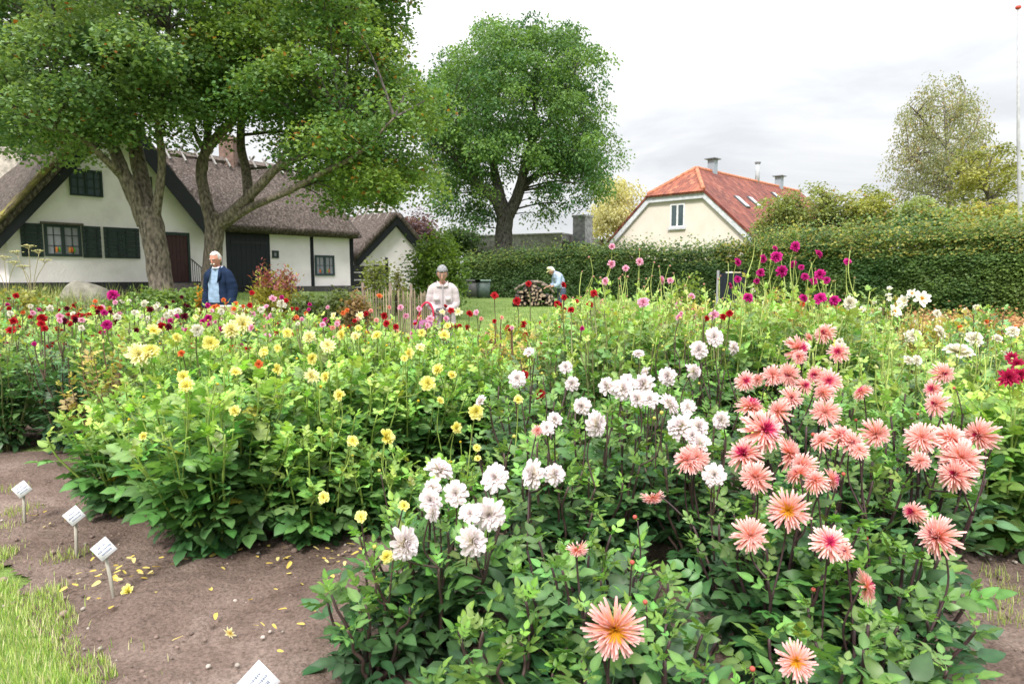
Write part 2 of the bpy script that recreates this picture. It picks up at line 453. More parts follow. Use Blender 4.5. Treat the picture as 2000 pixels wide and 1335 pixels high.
# ------------------------------------------------------------------ white gabled farmhouse
F1 = Frame(at(18, 540, 20.5)[:2], D45)
W1 = F1.px(398, 470)[0]
l0, l1 = F1.px(15, 420), F1.px(129, 303); r0, r1 = F1.px(397, 430), F1.px(284, 288)
kl = (l1[1] - l0[1]) / (l1[0] - l0[0]); kr = (r1[1] - r0[1]) / (r1[0] - r0[0])
sa = (r0[1] - l0[1] + kl * l0[0] - kr * r0[0]) / (kl - kr); za = l0[1] + kl * (sa - l0[0]) - .25
zl = lambda s: za - kl * (sa - s); zr = lambda s: za + kr * (s - sa)
G1 = gz(F1.o[0] + 2, F1.o[1] + 2) - .05
T1 = thing('farmhouse', 'whitewashed gabled farmhouse with thatched roof and dark green shutters', 'house', tuple(F1.P(W1 / 2, 3, G1)))
LB = 11.0
g = GB()
zpl = F1.px(150, 551)[1]
g.prism([F1.P(0, 0, zpl), F1.P(W1, 0, zpl), F1.P(W1, 0, zr(W1)), F1.P(sa, 0, za), F1.P(0, 0, zl(0))], -F1.n * .3)
F1.box(g, 0, .3, .302, LB, zpl, zl(0)); 
wobj(g, 'gable_wall', MAT['plaster'], T1)
g = GB(); F1.box(g, -.05, W1 + .02, -.05, LB, G1 - .3, zpl - .003, (.03, .03, .034)); wobj(g, 'plinth', MAT['stone'], T1)
g = GB()
se = -.55
slab(g, F1.P(se, LB, zl(se)), F1.P(se, -.3, zl(se)), F1.P(sa, -.3, za + .05), F1.P(sa, LB, za - .55), .3, 44, 18, .07, seed=1)
sr = W1 + .2
slab(g, F1.P(sr, -.3, zr(sr)), F1.P(sr, LB, zr(sr)), F1.P(sa, LB, za - .55), F1.P(sa, -.3, za + .05), .3, 44, 18, .07, seed=4)
rf = wobj(g, 'roof', MAT['thatch'], T1, True)
g = GB()     # ridge boards and riders on the thatch
for k in range(11):
    b = .4 + k * .95
    for sg in (-1, 1):
        g.tube([F1.P(sa - sg * .75, b, za - .35 - b * .05), F1.P(sa + sg * .18, b + .1, za + .85 - b * .05)], .05, 5, (.2, .19, .17))
wobj(g, 'ridge_rider', MAT['wood'], rf)
g = GB()     # mossy strip of thatch along the verge
slab(g, F1.P(se - .02, .12, zl(se) + .28), F1.P(se - .02, -.36, zl(se) + .28), F1.P(sa, -.36, za + .4), F1.P(sa, .12, za + .4), .12, 3, 26, .08, seed=9)
wobj(g, 'mossy_verge', verge_moss, rf, True)
g = GB()
for s0, s1, f, u in ((se + .1, sa, zl, -.006), (sa, sr, zr, .42)):
    bb = -.27 if u < 0 else -.35
    g.prism([F1.P(s0, bb, f(s0) - .42), F1.P(s1, bb, f(s1) - .42), F1.P(s1, bb, f(s1) + u), F1.P(s0, bb, f(s0) + u)], -F1.n * (.24 if u < 0 else .045), BLACK)
wobj(g, 'verge_board', MAT['paint'], T1)
# upper gable windows
a, b = F1.px(133, 328), F1.px(201, 383); window(T1, F1, a[0], b[0], b[1] - .05, a[1], 4, 3, DKGREEN, leaves=2, pane=dimglass)
a, b = F1.px(257, 342), F1.px(298, 395); window(T1, F1, a[0], b[0], b[1], a[1], 4, 3, DKGREEN, leaves=2, pane=dimglass)
# ground floor window with flowers on the sill, shutters
a, b = F1.px(84, 437), F1.px(160, 498); zt, zb2 = a[1], b[1] - .06
w = window(T1, F1, a[0], b[0], zb2, zt, 4, 3, DKGREEN, fw=.085, leaves=2, pane=curtain)
g = GB(); F1.box(g, a[0] - .08, b[0] + .08, -.1, 0, zt + .004, zt + .07, (.1, .085, .07)); wobj(g, 'lintel_board', MAT['wood'], w)
g = GB()
for sx, c in ((.3, (.5, .16, .05)), (.38, (.1, .25, .05)), (.72, (.5, .12, .05)), (.78, (.12, .28, .06)), (.66, (.45, .2, .06))):
    g = GB(); g.ell(F1.P(a[0] + (b[0] - a[0]) * sx, -.014, zb2 + .22), (.06, .02, .1), c, 8, 5); wobj(g, 'sill_plant', MAT['cloth'], w)
def shutter(x0, x1, y0, y1):
    p, q = F1.px(x0, (y0 + y1) / 2), F1.px(x1, (y0 + y1) / 2); g = GB(); n = 7
    s0, s1, z0, z1 = p[0], q[0], zb2 - .03, zt + .0
    for k in range(n):
        c0 = z0 + (z1 - z0) * k / n; F1.box(g, s0, s1, -.04, -.003, c0 + .006, z0 + (z1 - z0) * (k + 1) / n, DKGREEN)
    for a0 in (s0 + .1, s1 - .14): F1.box(g, a0, a0 + .05, -.055, -.042, z0 + .03, z1 - .03, (.016, .026, .028))
    return wobj(g, 'shutter', MAT['paint'], T1)
shutter(40, 83, 437, 497); shutter(161, 197, 443, 499)
shutter(203, 237.8, 443, 503); shutter(238.3, 272, 443, 503)
# door, steps, iron railing
a, b = F1.px(319, 457), F1.px(369, 552)
g = GB()
for k in range(6):
    s0 = a[0] + (b[0] - a[0]) * k / 6; F1.box(g, s0 + .006, a[0] + (b[0] - a[0]) * (k + 1) / 6, -.03, .02, b[1], a[1] - .02, (.045, .016, .018))
dr = wobj(g, 'door', MAT['paint'], T1)
g = GB(); F1.box(g, a[0] + .1, a[0] + .14, -.08, -.032, b[1] + 1.0, b[1] + 1.12, (.3, .28, .25)); wobj(g, 'handle', MAT['metal'], dr)
g = GB()
for a0, a1, c0, c1 in ((a[0] - .08, a[0], b[1], a[1] + .08), (b[0], b[0] + .08, b[1], a[1] + .08), (a[0], b[0], a[1] - .016, a[1] + .08)): F1.box(g, a0, a1, -.06, .02, c0, c1, DKGREEN)
wobj(g, 'door_frame', MAT['paint'], T1)
g = GB()
for k in range(3): F1.box(g, a[0] - .1, b[0] + .25, -.35 - .3 * (2 - k) , -.052, G1 - .2, b[1] - .2 * (2 - k) - .01 + k * .001, (.2, .17, .16))
wobj(g, 'stone_step', MAT['stone'], T1)
g = GB(); s0 = b[0] + .12
for k in range(7):
    bb = -.1 - k * .17; g.tube([F1.P(s0, bb, b[1] - .5), F1.P(s0, bb, b[1] + .85 - k * .07)], .012, 5, BLACK)
g.tube([F1.P(s0, -.02, b[1] + .88), F1.P(s0, -1.15, b[1] + .42)], .02, 6, BLACK); g.tube([F1.P(s0, -1.15, b[1] - .7), F1.P(s0, -1.15, b[1] + .42), F1.P(s0 + .3, -1.2, b[1] + .4)], .018, 6, BLACK)
wobj(g, 'railing', MAT['metal'], T1)
# chimney behind the left slope
p = at(32, 335, 29); g = GB(); g.box((p[0], p[1], 5.6), (.95, .8, 2.5), (.42, .37, .34)); g.box((p[0], p[1], 6.9), (1.1, .95, .18), (.36, .32, .3))
wobj(g, 'chimney', MAT['stone'], T1)

# wing left of the gable (only its lit strip of wall shows)
g = GB(); F1.box(g, -3.2, -.02, 1.2, 1.5, G1 - .2, zl(0) - .4); lw = wobj(g, 'side_wall', MAT['plaster'], T1)
a = F1.px(3, 440, 1.2); g = GB(); F1.box(g, a[0] - .5, a[0], 1.14, 1.21, a[1] - .9, a[1], DKGREEN); wobj(g, 'side_window', MAT['paint'], T1)

# ------------------------------------------------------------------ thatched barn to the right of the farmhouse
FB = Frame(F1.P(0, .5, 0)[:2], D45)
bL, bR = W1 - .1, FB.px(688, 500)[0]
zE = FB.px(560, 459, -.35)[1]; G2 = FB.px(640, 581)[1]; zPl = FB.px(640, 558)[1]
TB = thing('thatched_barn', 'white half timbered barn with big black door under low thatch', 'barn', tuple(FB.P((bL + bR) / 2, 2.5, G2)))
dA, dB = FB.px(441, 480)[0], FB.px(528, 500)[0]
g = GB(); WB_ = 5.6
FB.box(g, dB, bR, 0, .3, zPl, zE + .25); FB.box(g, bL, dA, 0, .3, zPl, zE + .25); FB.box(g, bR - .3, bR, .302, WB_, zPl, zE + .25)
wobj(g, 'wall', MAT['plaster'], TB)
g = GB(); FB.box(g, dB + .01, bR + .02, -.06, WB_, G2 - .5, zPl - .004, (.075, .07, .07)); wobj(g, 'stone_plinth', MAT['stone'], TB)
g = GB(); n = 9
for k in range(n): FB.box(g, dA + (dB - dA) * k / n + .008, dA + (dB - dA) * (k + 1) / n, .02, .1, G2 - .2, zE + .22, (.007, .01, .016))
bd = wobj(g, 'barn_door', MAT['paint'], TB)
for z in (G2 + .5, zE - .4):
    g = GB(); FB.box(g, dA + .2, dB - .1, -.012, .018, z, z + .09, (.012, .014, .02)); wobj(g, 'hinge_strap', MAT['metal'], bd)
def beam(x0, x1, xb0, xb1, y0, y1, name='timber_post'):
    g = GB(); p0, p1 = FB.px(x0, y0), FB.px(x1, y0); q0, q1 = FB.px(xb0, y1), FB.px(xb1, y1)
    g.prism([FB.P(q0[0], -.03, q0[1]), FB.P(q1[0], -.03, q1[1]), FB.P(p1[0], -.03, p1[1]), FB.P(p0[0], -.03, p0[1])], -FB.n * .1, BLACK)
    wobj(g, name, MAT['wood'], TB)
beam(605, 611, 609, 615, 462, 580); beam(682, 689, 685, 691, 466, 560)
g = GB(); FB.box(g, bL, bR + .1, -.12, .02, zE + .02, zE + .2, (.05, .04, .035)); wobj(g, 'eave_beam', MAT['wood'], TB)
a, b = FB.px(531, 489), FB.px(544, 504); window(TB, FB, a[0], b[0], b[1], a[1], 1, 1, DKGREEN, fw=.08, pane=curtain)
a, b = FB.px(614, 498), FB.px(653, 538); bw = window(TB, FB, a[0], b[0], b[1], a[1], 4, 2, (.03, .05, .055), fw=.085, leaves=2, pane=curtain)
g = GB()
for sx, c in ((.25, (.5, .13, .05)), (.33, (.1, .2, .2)), (.7, (.45, .12, .06)), (.62, (.2, .3, .1))): g = GB(); g.ell(FB.P(a[0] + (b[0] - a[0]) * sx, -.014, b[1] + .2), (.06, .02, .09), c, 8, 5); wobj(g, 'sill_plant', MAT['cloth'], bw)
rR = FB.px(598, 352, 2.8); rb = 2.8; zR = rR[1]
g = GB()
eR = FB.px(697, 466, -.4)[0]; eb = -.4
sv = sa + (zR - za) / kr - .5
slab(g, FB.P(W1 + .12, eb, zE), FB.P(eR, eb, zE), FB.P(rR[0], rb, zR), FB.P(sv, rb, zR), .32, 60, 26, .1, bulge=.12, seed=2)
slab(g, FB.P(eR, eb, zE), FB.P(eR, 2 * rb - eb, zE), FB.P(rR[0] + .02, rb + .02, zR), FB.P(rR[0], rb, zR), .32, 26, 26, .1, bulge=.2, seed=3)
slab(g, FB.P(eR, 2 * rb - eb, zE), FB.P(sv, 2 * rb - eb, zE), FB.P(sv, rb, zR), FB.P(rR[0], rb, zR), .32, 20, 6, .1, bulge=.12, seed=2)
br = wobj(g, 'roof', MAT['thatch'], TB, True)
g = GB()
s = sv + .8
while s < rR[0] + .1:
    for sg in (-1, 1): g.tube([FB.P(s, rb + sg * .7, zR + .05), FB.P(s + .12, rb - sg * .2, zR + .75)], .05, 5, (.22, .21, .2))
    s += .62
g.tube([FB.P(sv, rb, zR + .35), FB.P(rR[0], rb, zR + .38)], .2, 6, (.16, .13, .12))
wobj(g, 'ridge_rider', MAT['wood'], br)
p = FB.px(447, 290, rb); g = GB(); c = FB.P(p[0], rb, 0)
g.box((c[0], c[1], zR + .5), (.62, .62, 1.6), (.2, .13, .11)); g.box((c[0], c[1], zR + 1.35), (.76, .76, .14), (.24, .17, .14))
wobj(g, 'chimney', MAT['stone'], br)

# ------------------------------------------------------------------ small white outbuilding
F3 = Frame(at(692, 540, 34)[:2], D45)
aS, aZ = F3.px(770, 422); lS, lZ = F3.px(694, 503)
k3 = (aZ - lZ) / (aS - lS); w3 = 2 * aS; G3 = .5
T3 = thing('outbuilding', 'small white outbuilding with steep thatched gable behind the bushes', 'outbuilding', tuple(F3.P(aS, 2, G3)))
g = GB(); g.prism([F3.P(0, 0, G3 - .2), F3.P(w3, 0, G3 - .2), F3.P(w3, 0, aZ - k3 * aS), F3.P(aS, 0, aZ), F3.P(0, 0, aZ - k3 * aS)], -F3.n * .25)
wobj(g, 'gable_wall', MAT['plaster'], T3)
g = GB()
slab(g, F3.P(lS - .2, 7, lZ - .2 * k3), F3.P(lS - .2, -.3, lZ - .2 * k3), F3.P(aS, -.3, aZ), F3.P(aS, 7, aZ), .28, 24, 12, .08, seed=5)
slab(g, F3.P(2 * aS - lS + .2, -.3, lZ - .2 * k3), F3.P(2 * aS - lS + .2, 7, lZ - .2 * k3), F3.P(aS, 7, aZ), F3.P(aS, -.3, aZ), .28, 24, 12, .08, seed=6)
r3 = wobj(g, 'roof', MAT['thatch'], T3, True)
g = GB()
for k in range(8):
    for sg in (-1, 1): g.tube([F3.P(aS - sg * .6, k * .75, aZ - .2), F3.P(aS + sg * .12, k * .75 + .1, aZ + .62)], .05, 5, (.25, .22, .2))
wobj(g, 'ridge_rider', MAT['wood'], r3)
g = GB()
for sg in (-1, 1):
    s0 = aS - sg * (aS - lS + .15)
    pts = [F3.P(s0, -.27, lZ - .15 * k3 - .45), F3.P(aS, -.27, aZ - .5), F3.P(aS, -.27, aZ - .006), F3.P(s0, -.27, lZ - .15 * k3 - .006)]
    g.prism(pts, -F3.n * .2, BLACK)
wobj(g, 'verge_board', MAT['paint'], T3)
a, b = F3.px(730, 517), F3.px(756, 545); window(T3, F3, a[0], b[0], b[1], a[1], 2, 1, BLACK, fw=.1, pane=dimglass)
g = GB(); a = F3.px(752, 503); F3.box(g, a[0], a[0] + .16, -.05, .01, G3, a[1], BLACK); wobj(g, 'timber_post', MAT['wood'], T3)
g = GB(); F3.box(g, 0, w3, -.06, .0, G3 - .3, G3 + .25, (.04, .035, .035)); wobj(g, 'plinth', MAT['stone'], T3)
p = at(739, 392, 46); g = GB(); T = thing('chimney', 'white chimney stack standing up behind the small thatched outbuilding', 'chimney', (p[0], p[1], 0))
g.box((p[0], p[1], 3.2), (.55, .5, 6.6), (.7, .7, .7)); g.box((p[0], p[1], 6.55), (.66, .6, .14), (.6, .6, .6)); wobj(g, 'stack', MAT['plaster'], T)

# dark board fence between barn and outbuilding
p0, p1 = at(690, 560, 31), at(712, 560, 33.0); f = Frame(p0[:2], (p1 - p0)[:2].tolist() + [0]); L = np.linalg.norm((p1 - p0)[:2]); f = Frame(p0[:2], np.append((p1 - p0)[:2] / L, 0))
T = thing('board_fence', 'short dark board fence between barn corner and outbuilding', 'fence', (p0[0], p0[1], .5))
for k in range(4):
    g = GB(); f.box(g, 0, L + .3, -.015, .015, .65 + k * .36, .95 + k * .36, (.02, .02, .024)); wobj(g, 'board', MAT['wood'], T)

# ------------------------------------------------------------------ grey flat roofed building behind the ash
pA, pB = at(893, 470, 41.5), at(1097, 452, 38.5)
dd = (pB - pA)[:2]; L = np.linalg.norm(dd); F4 = Frame(pA[:2], np.append(dd / L, 0)); zt = 3.95
T4 = thing('flat_roofed_building', 'weathered grey building with a long concrete parapet behind the hedge', 'building', tuple(F4.P(L / 2, 3, 0)))
g = GB(); F4.box(g, .3, L - .2, .25, 8, -.2, zt - .98, (.3, .26, .22)); wobj(g, 'wall', MAT['stone'], T4)
g = GB(); F4.box(g, 0, L, 0, 8.3, zt - .95, zt, (.34, .325, .31)); F4.box(g, -.06, L + .06, -.06, 8.36, zt + .003, zt + .09, (.42, .4, .38)); wobj(g, 'parapet', MAT['stone'], T4)
g = GB(); g.tube([F4.P(.1, -.1, zt - 1.0), F4.P(L * .55, -.1, zt - .9)], .06, 6, (.07, .07, .075)); g.tube([F4.P(.15, -.1, zt - 1.05), F4.P(.15, .1, 0)], .05, 6, (.07, .07, .075)); wobj(g, 'gutter', MAT['metal'], T4)
g = GB(); g.prism([F4.P(L + .07, 0, zt - .35), F4.P(L + 2.4, 0, zt - .75), F4.P(L + 2.4, 0, zt - .9), F4.P(L + .07, 0, zt - .6)], -F4.n * 6, (.13, .12, .115)); wobj(g, 'lean_to_roof', MAT['stone'], T4)
g = GB(); F4.box(g, L + .07, L + 2.3, .2, 6, 0, zt - .92, (.4, .34, .27)); wobj(g, 'lean_to_wall', MAT['stone'], T4)
c = at(1138, 450, 39.5); g = GB()
T = thing('chimney', 'square grey concrete chimney beside the flat roofed building', 'chimney', (c[0], c[1], 0))
g.box((c[0], c[1], 2.5), (.85, .85, 5.0), (.3, .3, .31), rz=R(-38)); wobj(g, 'stack', MAT['stone'], T)
g = GB(); g.box((c[0], c[1], 5.06), (.95, .95, .12), (.34, .34, .35), rz=R(-38)); wobj(g, 'cap', MAT['stone'], T)

# ------------------------------------------------------------------ cream house with the red tiled half hipped roof
d5 = np.array([-.7071, .7071, 0])             # along the gable, to the left
n5 = np.array([-.7071, -.7071, 0])            # facing us
p = at(1376, 373, 40)
class F5: pass
O5 = np.array([p[0], p[1], 0])
def P5(s, b, z): return O5 + d5 * s - n5 * b + UP * z
zH = p[2]; sc5 = 1.9; k5 = .9; zRd = zH + sc5 * k5; hipb = 2.3; LEN = 19.
zEv = 3.0; half = sc5 + (zH - zEv) / k5
T5 = thing('cream_house', 'cream rendered house with red pantile half hipped roof beyond the hedge', 'house', tuple(P5(sc5, 4, 0)))
g = GB()
g.prism([P5(sc5 - half + .2, 0, -.2), P5(sc5 - half + .2, 0, zEv + .1), P5(.02, 0, zH - .05), P5(2 * sc5 - .02, 0, zH - .05), P5(sc5 + half - .2, 0, zEv + .1), P5(sc5 + half - .2, 0, -.2)], -n5 * .3)
g.prism([P5(sc5 - half + .2, .302, -.2), P5(sc5 - half + .2, LEN, -.2), P5(sc5 - half + .2, LEN, zEv), P5(sc5 - half + .2, .302, zEv)], d5 * .25)
wobj(g, 'gable_wall', MAT['cream'], T5)
g = GB()
def roofpoly(pts, ax, ay, new=0.):  # new fills the third colour channel: full gives the brighter orange tint
    """pts polygon; colour attribute carries metres along ax / ay for the tile pattern"""
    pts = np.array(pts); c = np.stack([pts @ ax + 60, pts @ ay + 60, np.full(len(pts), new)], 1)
    n = np.cross(pts[1] - pts[0], pts[2] - pts[0]); n /= np.linalg.norm(n); n = n if n[2] > 0 else -n
    m = len(pts); v = np.concatenate([pts + n * .12, pts - n * .02]); cc = np.concatenate([c, c])
    g.add(v, [[i, (i + 1) % m, m + (i + 1) % m, m + i] for i in range(m)], [[0, i, i + 1] for i in range(1, m - 1)] + [[m, m + i + 1, m + i] for i in range(1, m - 1)], cc)
back = -n5
upR = np.array([*(d5[:2] * 1), k5]); upR /= np.linalg.norm(upR)
upL = np.array([*(-d5[:2]), k5]); upL /= np.linalg.norm(upL)
upH = np.array([*(back[:2] * hipb), zRd - zH]); upH /= np.linalg.norm(upH)
ov = .25
sR = sc5 - half - .3; zR5 = zH - (0 - sR) * k5
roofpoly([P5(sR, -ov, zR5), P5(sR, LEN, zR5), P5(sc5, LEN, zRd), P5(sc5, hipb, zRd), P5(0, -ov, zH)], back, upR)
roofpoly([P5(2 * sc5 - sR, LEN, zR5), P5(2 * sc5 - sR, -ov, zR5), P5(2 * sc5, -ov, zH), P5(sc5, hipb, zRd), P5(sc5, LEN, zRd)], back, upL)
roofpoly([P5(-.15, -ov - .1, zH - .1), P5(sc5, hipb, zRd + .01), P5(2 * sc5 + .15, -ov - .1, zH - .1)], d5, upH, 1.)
r5 = wobj(g, 'tiled_roof', MAT['tile'], T5)
g = GB()
tcol = (.45, .17, .1)
for A, B in ((P5(sc5, hipb, zRd + .12), P5(sc5, LEN, zRd + .12)), (P5(-.05, -ov, zH + .1), P5(sc5, hipb, zRd + .13)), (P5(2 * sc5 + .05, -ov, zH + .1), P5(sc5, hipb, zRd + .13))):
    n = max(3, int(np.linalg.norm(B - A) / .4)); pts = [A + (B - A) * t for t in np.linspace(0, 1, n * 2 + 1)]
    g.tube(pts, [.15 if i % 2 else .125 for i in range(len(pts))], 7, tcol)
wobj(g, 'ridge_tile', MAT['stone'], r5, True)
g = GB(); gc = (.6, .62, .66)
for sgn in (0, 1):
    s0, s1 = (0, sR + .1) if not sgn else (2 * sc5, 2 * sc5 - sR - .1)
    g.prism([P5(s0, -.2, zH - .42), P5(s1, -.2, zR5 + .05 - .42), P5(s1, -.2, zR5 + .05), P5(s0, -.2, zH - .02)], -n5 * .16, gc)
g.prism([P5(0.002, -.21, zH - .42), P5(2 * sc5 - .002, -.21, zH - .42), P5(2 * sc5 - .002, -.21, zH - .1), P5(.002, -.21, zH - .1)], -n5 * .16, gc)
wobj(g, 'bargeboard', MAT['paint'], T5)
# window in the gable (frame along -d5 so that s grows to the right)
FW = Frame((P5(2 * sc5, 0, 0))[:2], -d5)
a, b = FW.px(1310, 399), FW.px(1337, 443); w = window(T5, FW, a[0], b[0], b[1], a[1], 2, 1, (.75, .76, .78), fw=.09, leaves=2, pane=glassmat('green_glass', (.05, .08, .09)))
g = GB(); FW.box(g, a[0] - .1, b[0] + .1, -.14, 0, b[1] - .14, b[1] - .004, (.55, .56, .6)); wobj(g, 'sill', MAT['paint'], w)
# chimneys with flat caps, flue pipe, skylights
def ridge_b(px):
    u = ray(px, 350); q = P5(sc5, 0, 0); k = u[0] / u[1]
    return (k * q[1] - q[0]) / (back[0] - k * back[1])
for px in (1391, 1522):
    q = P5(sc5, ridge_b(px), zRd); g = GB(); g.box(q + [0, 0, .35], (.48, .48, 1.1), (.3, .34, .4), rz=R(45)); ch = wobj(g, 'chimney', MAT['metal'], T5)
    g = GB(); g.box(q + [0, 0, .94], (.88, .78, .06), (.2, .22, .25), rz=R(45)); wobj(g, 'chimney_cap', MAT['metal'], ch)
q = P5(sc5, ridge_b(1479), zRd); g = GB(); g.tube([q + [0, 0, -.2], q + [0, 0, 1.45]], .16, 10, (.4, .42, .45)); fl = wobj(g, 'flue_pipe', MAT['metal'], T5, True)
g = GB(); g.tube([q + [0, 0, 1.46], q + [0, 0, 1.56]], .22, 10, (.2, .2, .22)); wobj(g, 'cowl', MAT['metal'], fl)
nR = np.cross(back, upR); nR = nR if nR[2] > 0 else -nR
for px, py in ((1446, 398), (1471, 399), (1558, 413), (1517, 389)):
    c0 = np.array([0, 0, CAMH]); dr = ray(px, py); q0 = P5(sR, 0, zR5); t = ((q0 - c0) @ nR) / (dr @ nR); q = c0 + dr * t + nR * .16
    Mx = np.stack([back, upR, nR], 1); g = GB(); g.box(q, (.62, 1.15, .1), (.1, .11, .12), M=Mx); sk = wobj(g, 'skylight', MAT['metal'], r5)
    g = GB(); g.box(q + nR * .055, (.48, .98, .02), (1, 1, 1), M=Mx); wobj(g, 'pane', glassmat('skylight_glass', (.5, .52, .55)), sk)

# ------------------------------------------------------------------ flagpole
p = at(1996, 430, 26)
TF = thing('flagpole', 'tall slender white flagpole with a red ball on top', 'flagpole', (p[0], p[1], .1))
top = at(1988.5, 18, 26)
g = GB(); g.tube([(p[0], p[1], .0), (p[0], p[1], 3), ((p[0] + top[0]) / 2, p[1], top[2] / 2 + 1), (top[0], p[1], top[2])], [.09, .08, .06, .035], 10, (.4, .4, .42)); wobj(g, 'pole', MAT['paint'], TF, True)
g = GB(); g.ell((top[0], p[1], top[2] + .06), (.1, .1, .08), (.6, .08, .06)); wobj(g, 'finial_ball', MAT['paint'], TF, True)

# ------------------------------------------------------------------ gate in the hedge and the shed behind it
pg = at(1405, 560, 28.2); q = at(1452, 560, 27.6); L = np.linalg.norm((q - pg)[:2]); FG = Frame(pg[:2], np.append((q - pg)[:2] / L, 0))
TG = thing('garden_gate', 'dark blue wooden gate set in the gap of the hedge', 'gate', (pg[0], pg[1], 0)); gt = FG.px(1430, 533)[1]
g = GB()
for k in range(7): FG.box(g, L * k / 7 + .006, L * (k + 1) / 7, -.02, .02, .05, gt, (.012, .016, .026))
wobj(g, 'gate_leaf', MAT['paint'], TG)
for s in (-.06, L + .06):
    g = GB(); FG.box(g, s - .05, s + .05, -.05, .05, -.1, gt + .12, (.3, .3, .33) if s < 0 else (.02, .02, .03)); wobj(g, 'gate_post', MAT['paint'], TG)
ps = at(1420, 520, 36); FS = Frame(ps[:2], np.array([1., 0, 0])); TS = thing('garden_shed', 'cream shed with white corner boards seen through the gap above the gate', 'shed', (ps[0], ps[1], 0))
g = GB(); FS.box(g, 0, 1.6, 0, 2.5, -.1, 2.3, (.62, .55, .38)); wobj(g, 'wall', MAT['wood'], TS)
g = GB(); FS.box(g, -.05, .3, -.04, -.004, -.1, 2.24, (.78, .78, .78)); FS.box(g, 1.0, 1.14, -.04, -.004, -.1, 2.24, (.78, .78, .78)); wobj(g, 'corner_board', MAT['paint'], TS)
g = GB(); g.prism([FS.P(-.2, -.2, 2.25), FS.P(-.2, 1.25, 2.6), FS.P(-.2, 2.7, 2.25)], np.array([2.0, 0, 0]), (.12, .11, .11)); wobj(g, 'roof', MAT['stone'], TS)
# ================================================================== TREES, SHRUBS, HEDGES
def frames(fwd, up):
    f = fwd / (np.linalg.norm(fwd, axis=1)[:, None] + 1e-9)
    x = np.cross(f, up); x /= np.linalg.norm(x, axis=1)[:, None] + 1e-9
    n = np.cross(x, f)
    return np.stack([x, f, n], 2)

LEAF4 = (np.array([[0, 0, 0], [-.36, .45, .1], [.36, .45, .1], [0, 1, -.08]]), [], [[0, 2, 1], [1, 2, 3]])
LEAF7 = (np.array([[0, 0, 0], [-.3, .3, .08], [.3, .3, .08], [-.27, .65, .05], [.27, .65, .05], [0, .4, 0], [0, 1, -.16]]),
         [], [[0, 5, 1], [0, 2, 5], [1, 5, 3], [5, 2, 4], [3, 5, 6], [5, 4, 6]])

def leaves(g, P, size, cols, rs, droop=.35, updir=(0, 0, 1), spread=.6, tpl=LEAF4, out=None, wide=1.):
    n = len(P); a = rs.uniform(0, 2 * np.pi, n)
    f = np.stack([np.cos(a), np.sin(a), -droop + rs.normal(0, .35, n)], 1)
    if out is not None: f += out * .8
    up = np.asarray(updir, float) + rs.normal(0, spread, (n, 3))
    M = frames(f, up) * (size * rs.uniform(.65, 1.25, n))[:, None, None]
    M[:, :, 0] *= wide
    g.inst(tpl[0], tpl[1], tpl[2], M, P, cols)

def curve(pts, m=6):
    """Catmull-Rom through points"""
    p = np.asarray(pts, float); p = np.concatenate([2 * p[:1] - p[1:2], p, 2 * p[-1:] - p[-2:-1]])
    out = []
    for i in range(1, len(p) - 2):
        for t in np.arange(m) / m:
            a, b, c, d = p[i - 1], p[i], p[i + 1], p[i + 2]
            out.append(.5 * (2 * b + (c - a) * t + (2 * a - 5 * b + 4 * c - d) * t * t + (3 * b - a - 3 * c + d) * t ** 3))
    out.append(p[-2]); return np.array(out)

def limb(name, parent, pts, rads, col, sides=14, seed=0, flare=0., lump=.12):
    """pts: (px, py, Y) in photo pixels at real depth Y"""
    w = np.array([np.append(at(a, b, Y), r) for (a, b, Y), r in zip(pts, rads)])
    c = curve(w, 7); n = len(c)
    g = GB(); g.tube(c[:, :3], c[:, 3], sides, col)
    v = g.v[0]
    for i in range(n * sides):
        k = i // sides; ctr = c[k, :3]
        f = 1 + lump * mnoise.noise(tuple(v[i] * 2.2 + seed)) + .5 * lump * mnoise.noise(tuple(v[i] * 6 + seed))
        if flare and k < 7: f *= 1 + flare * (1 - k / 7) ** 2 * (1 + .45 * math.sin((i % sides) * 2 * math.pi / sides * 4))
        v[i] = ctr + (v[i] - ctr) * f
    return wobj(g, name, MAT['bark'], parent, True), c[:, :3]

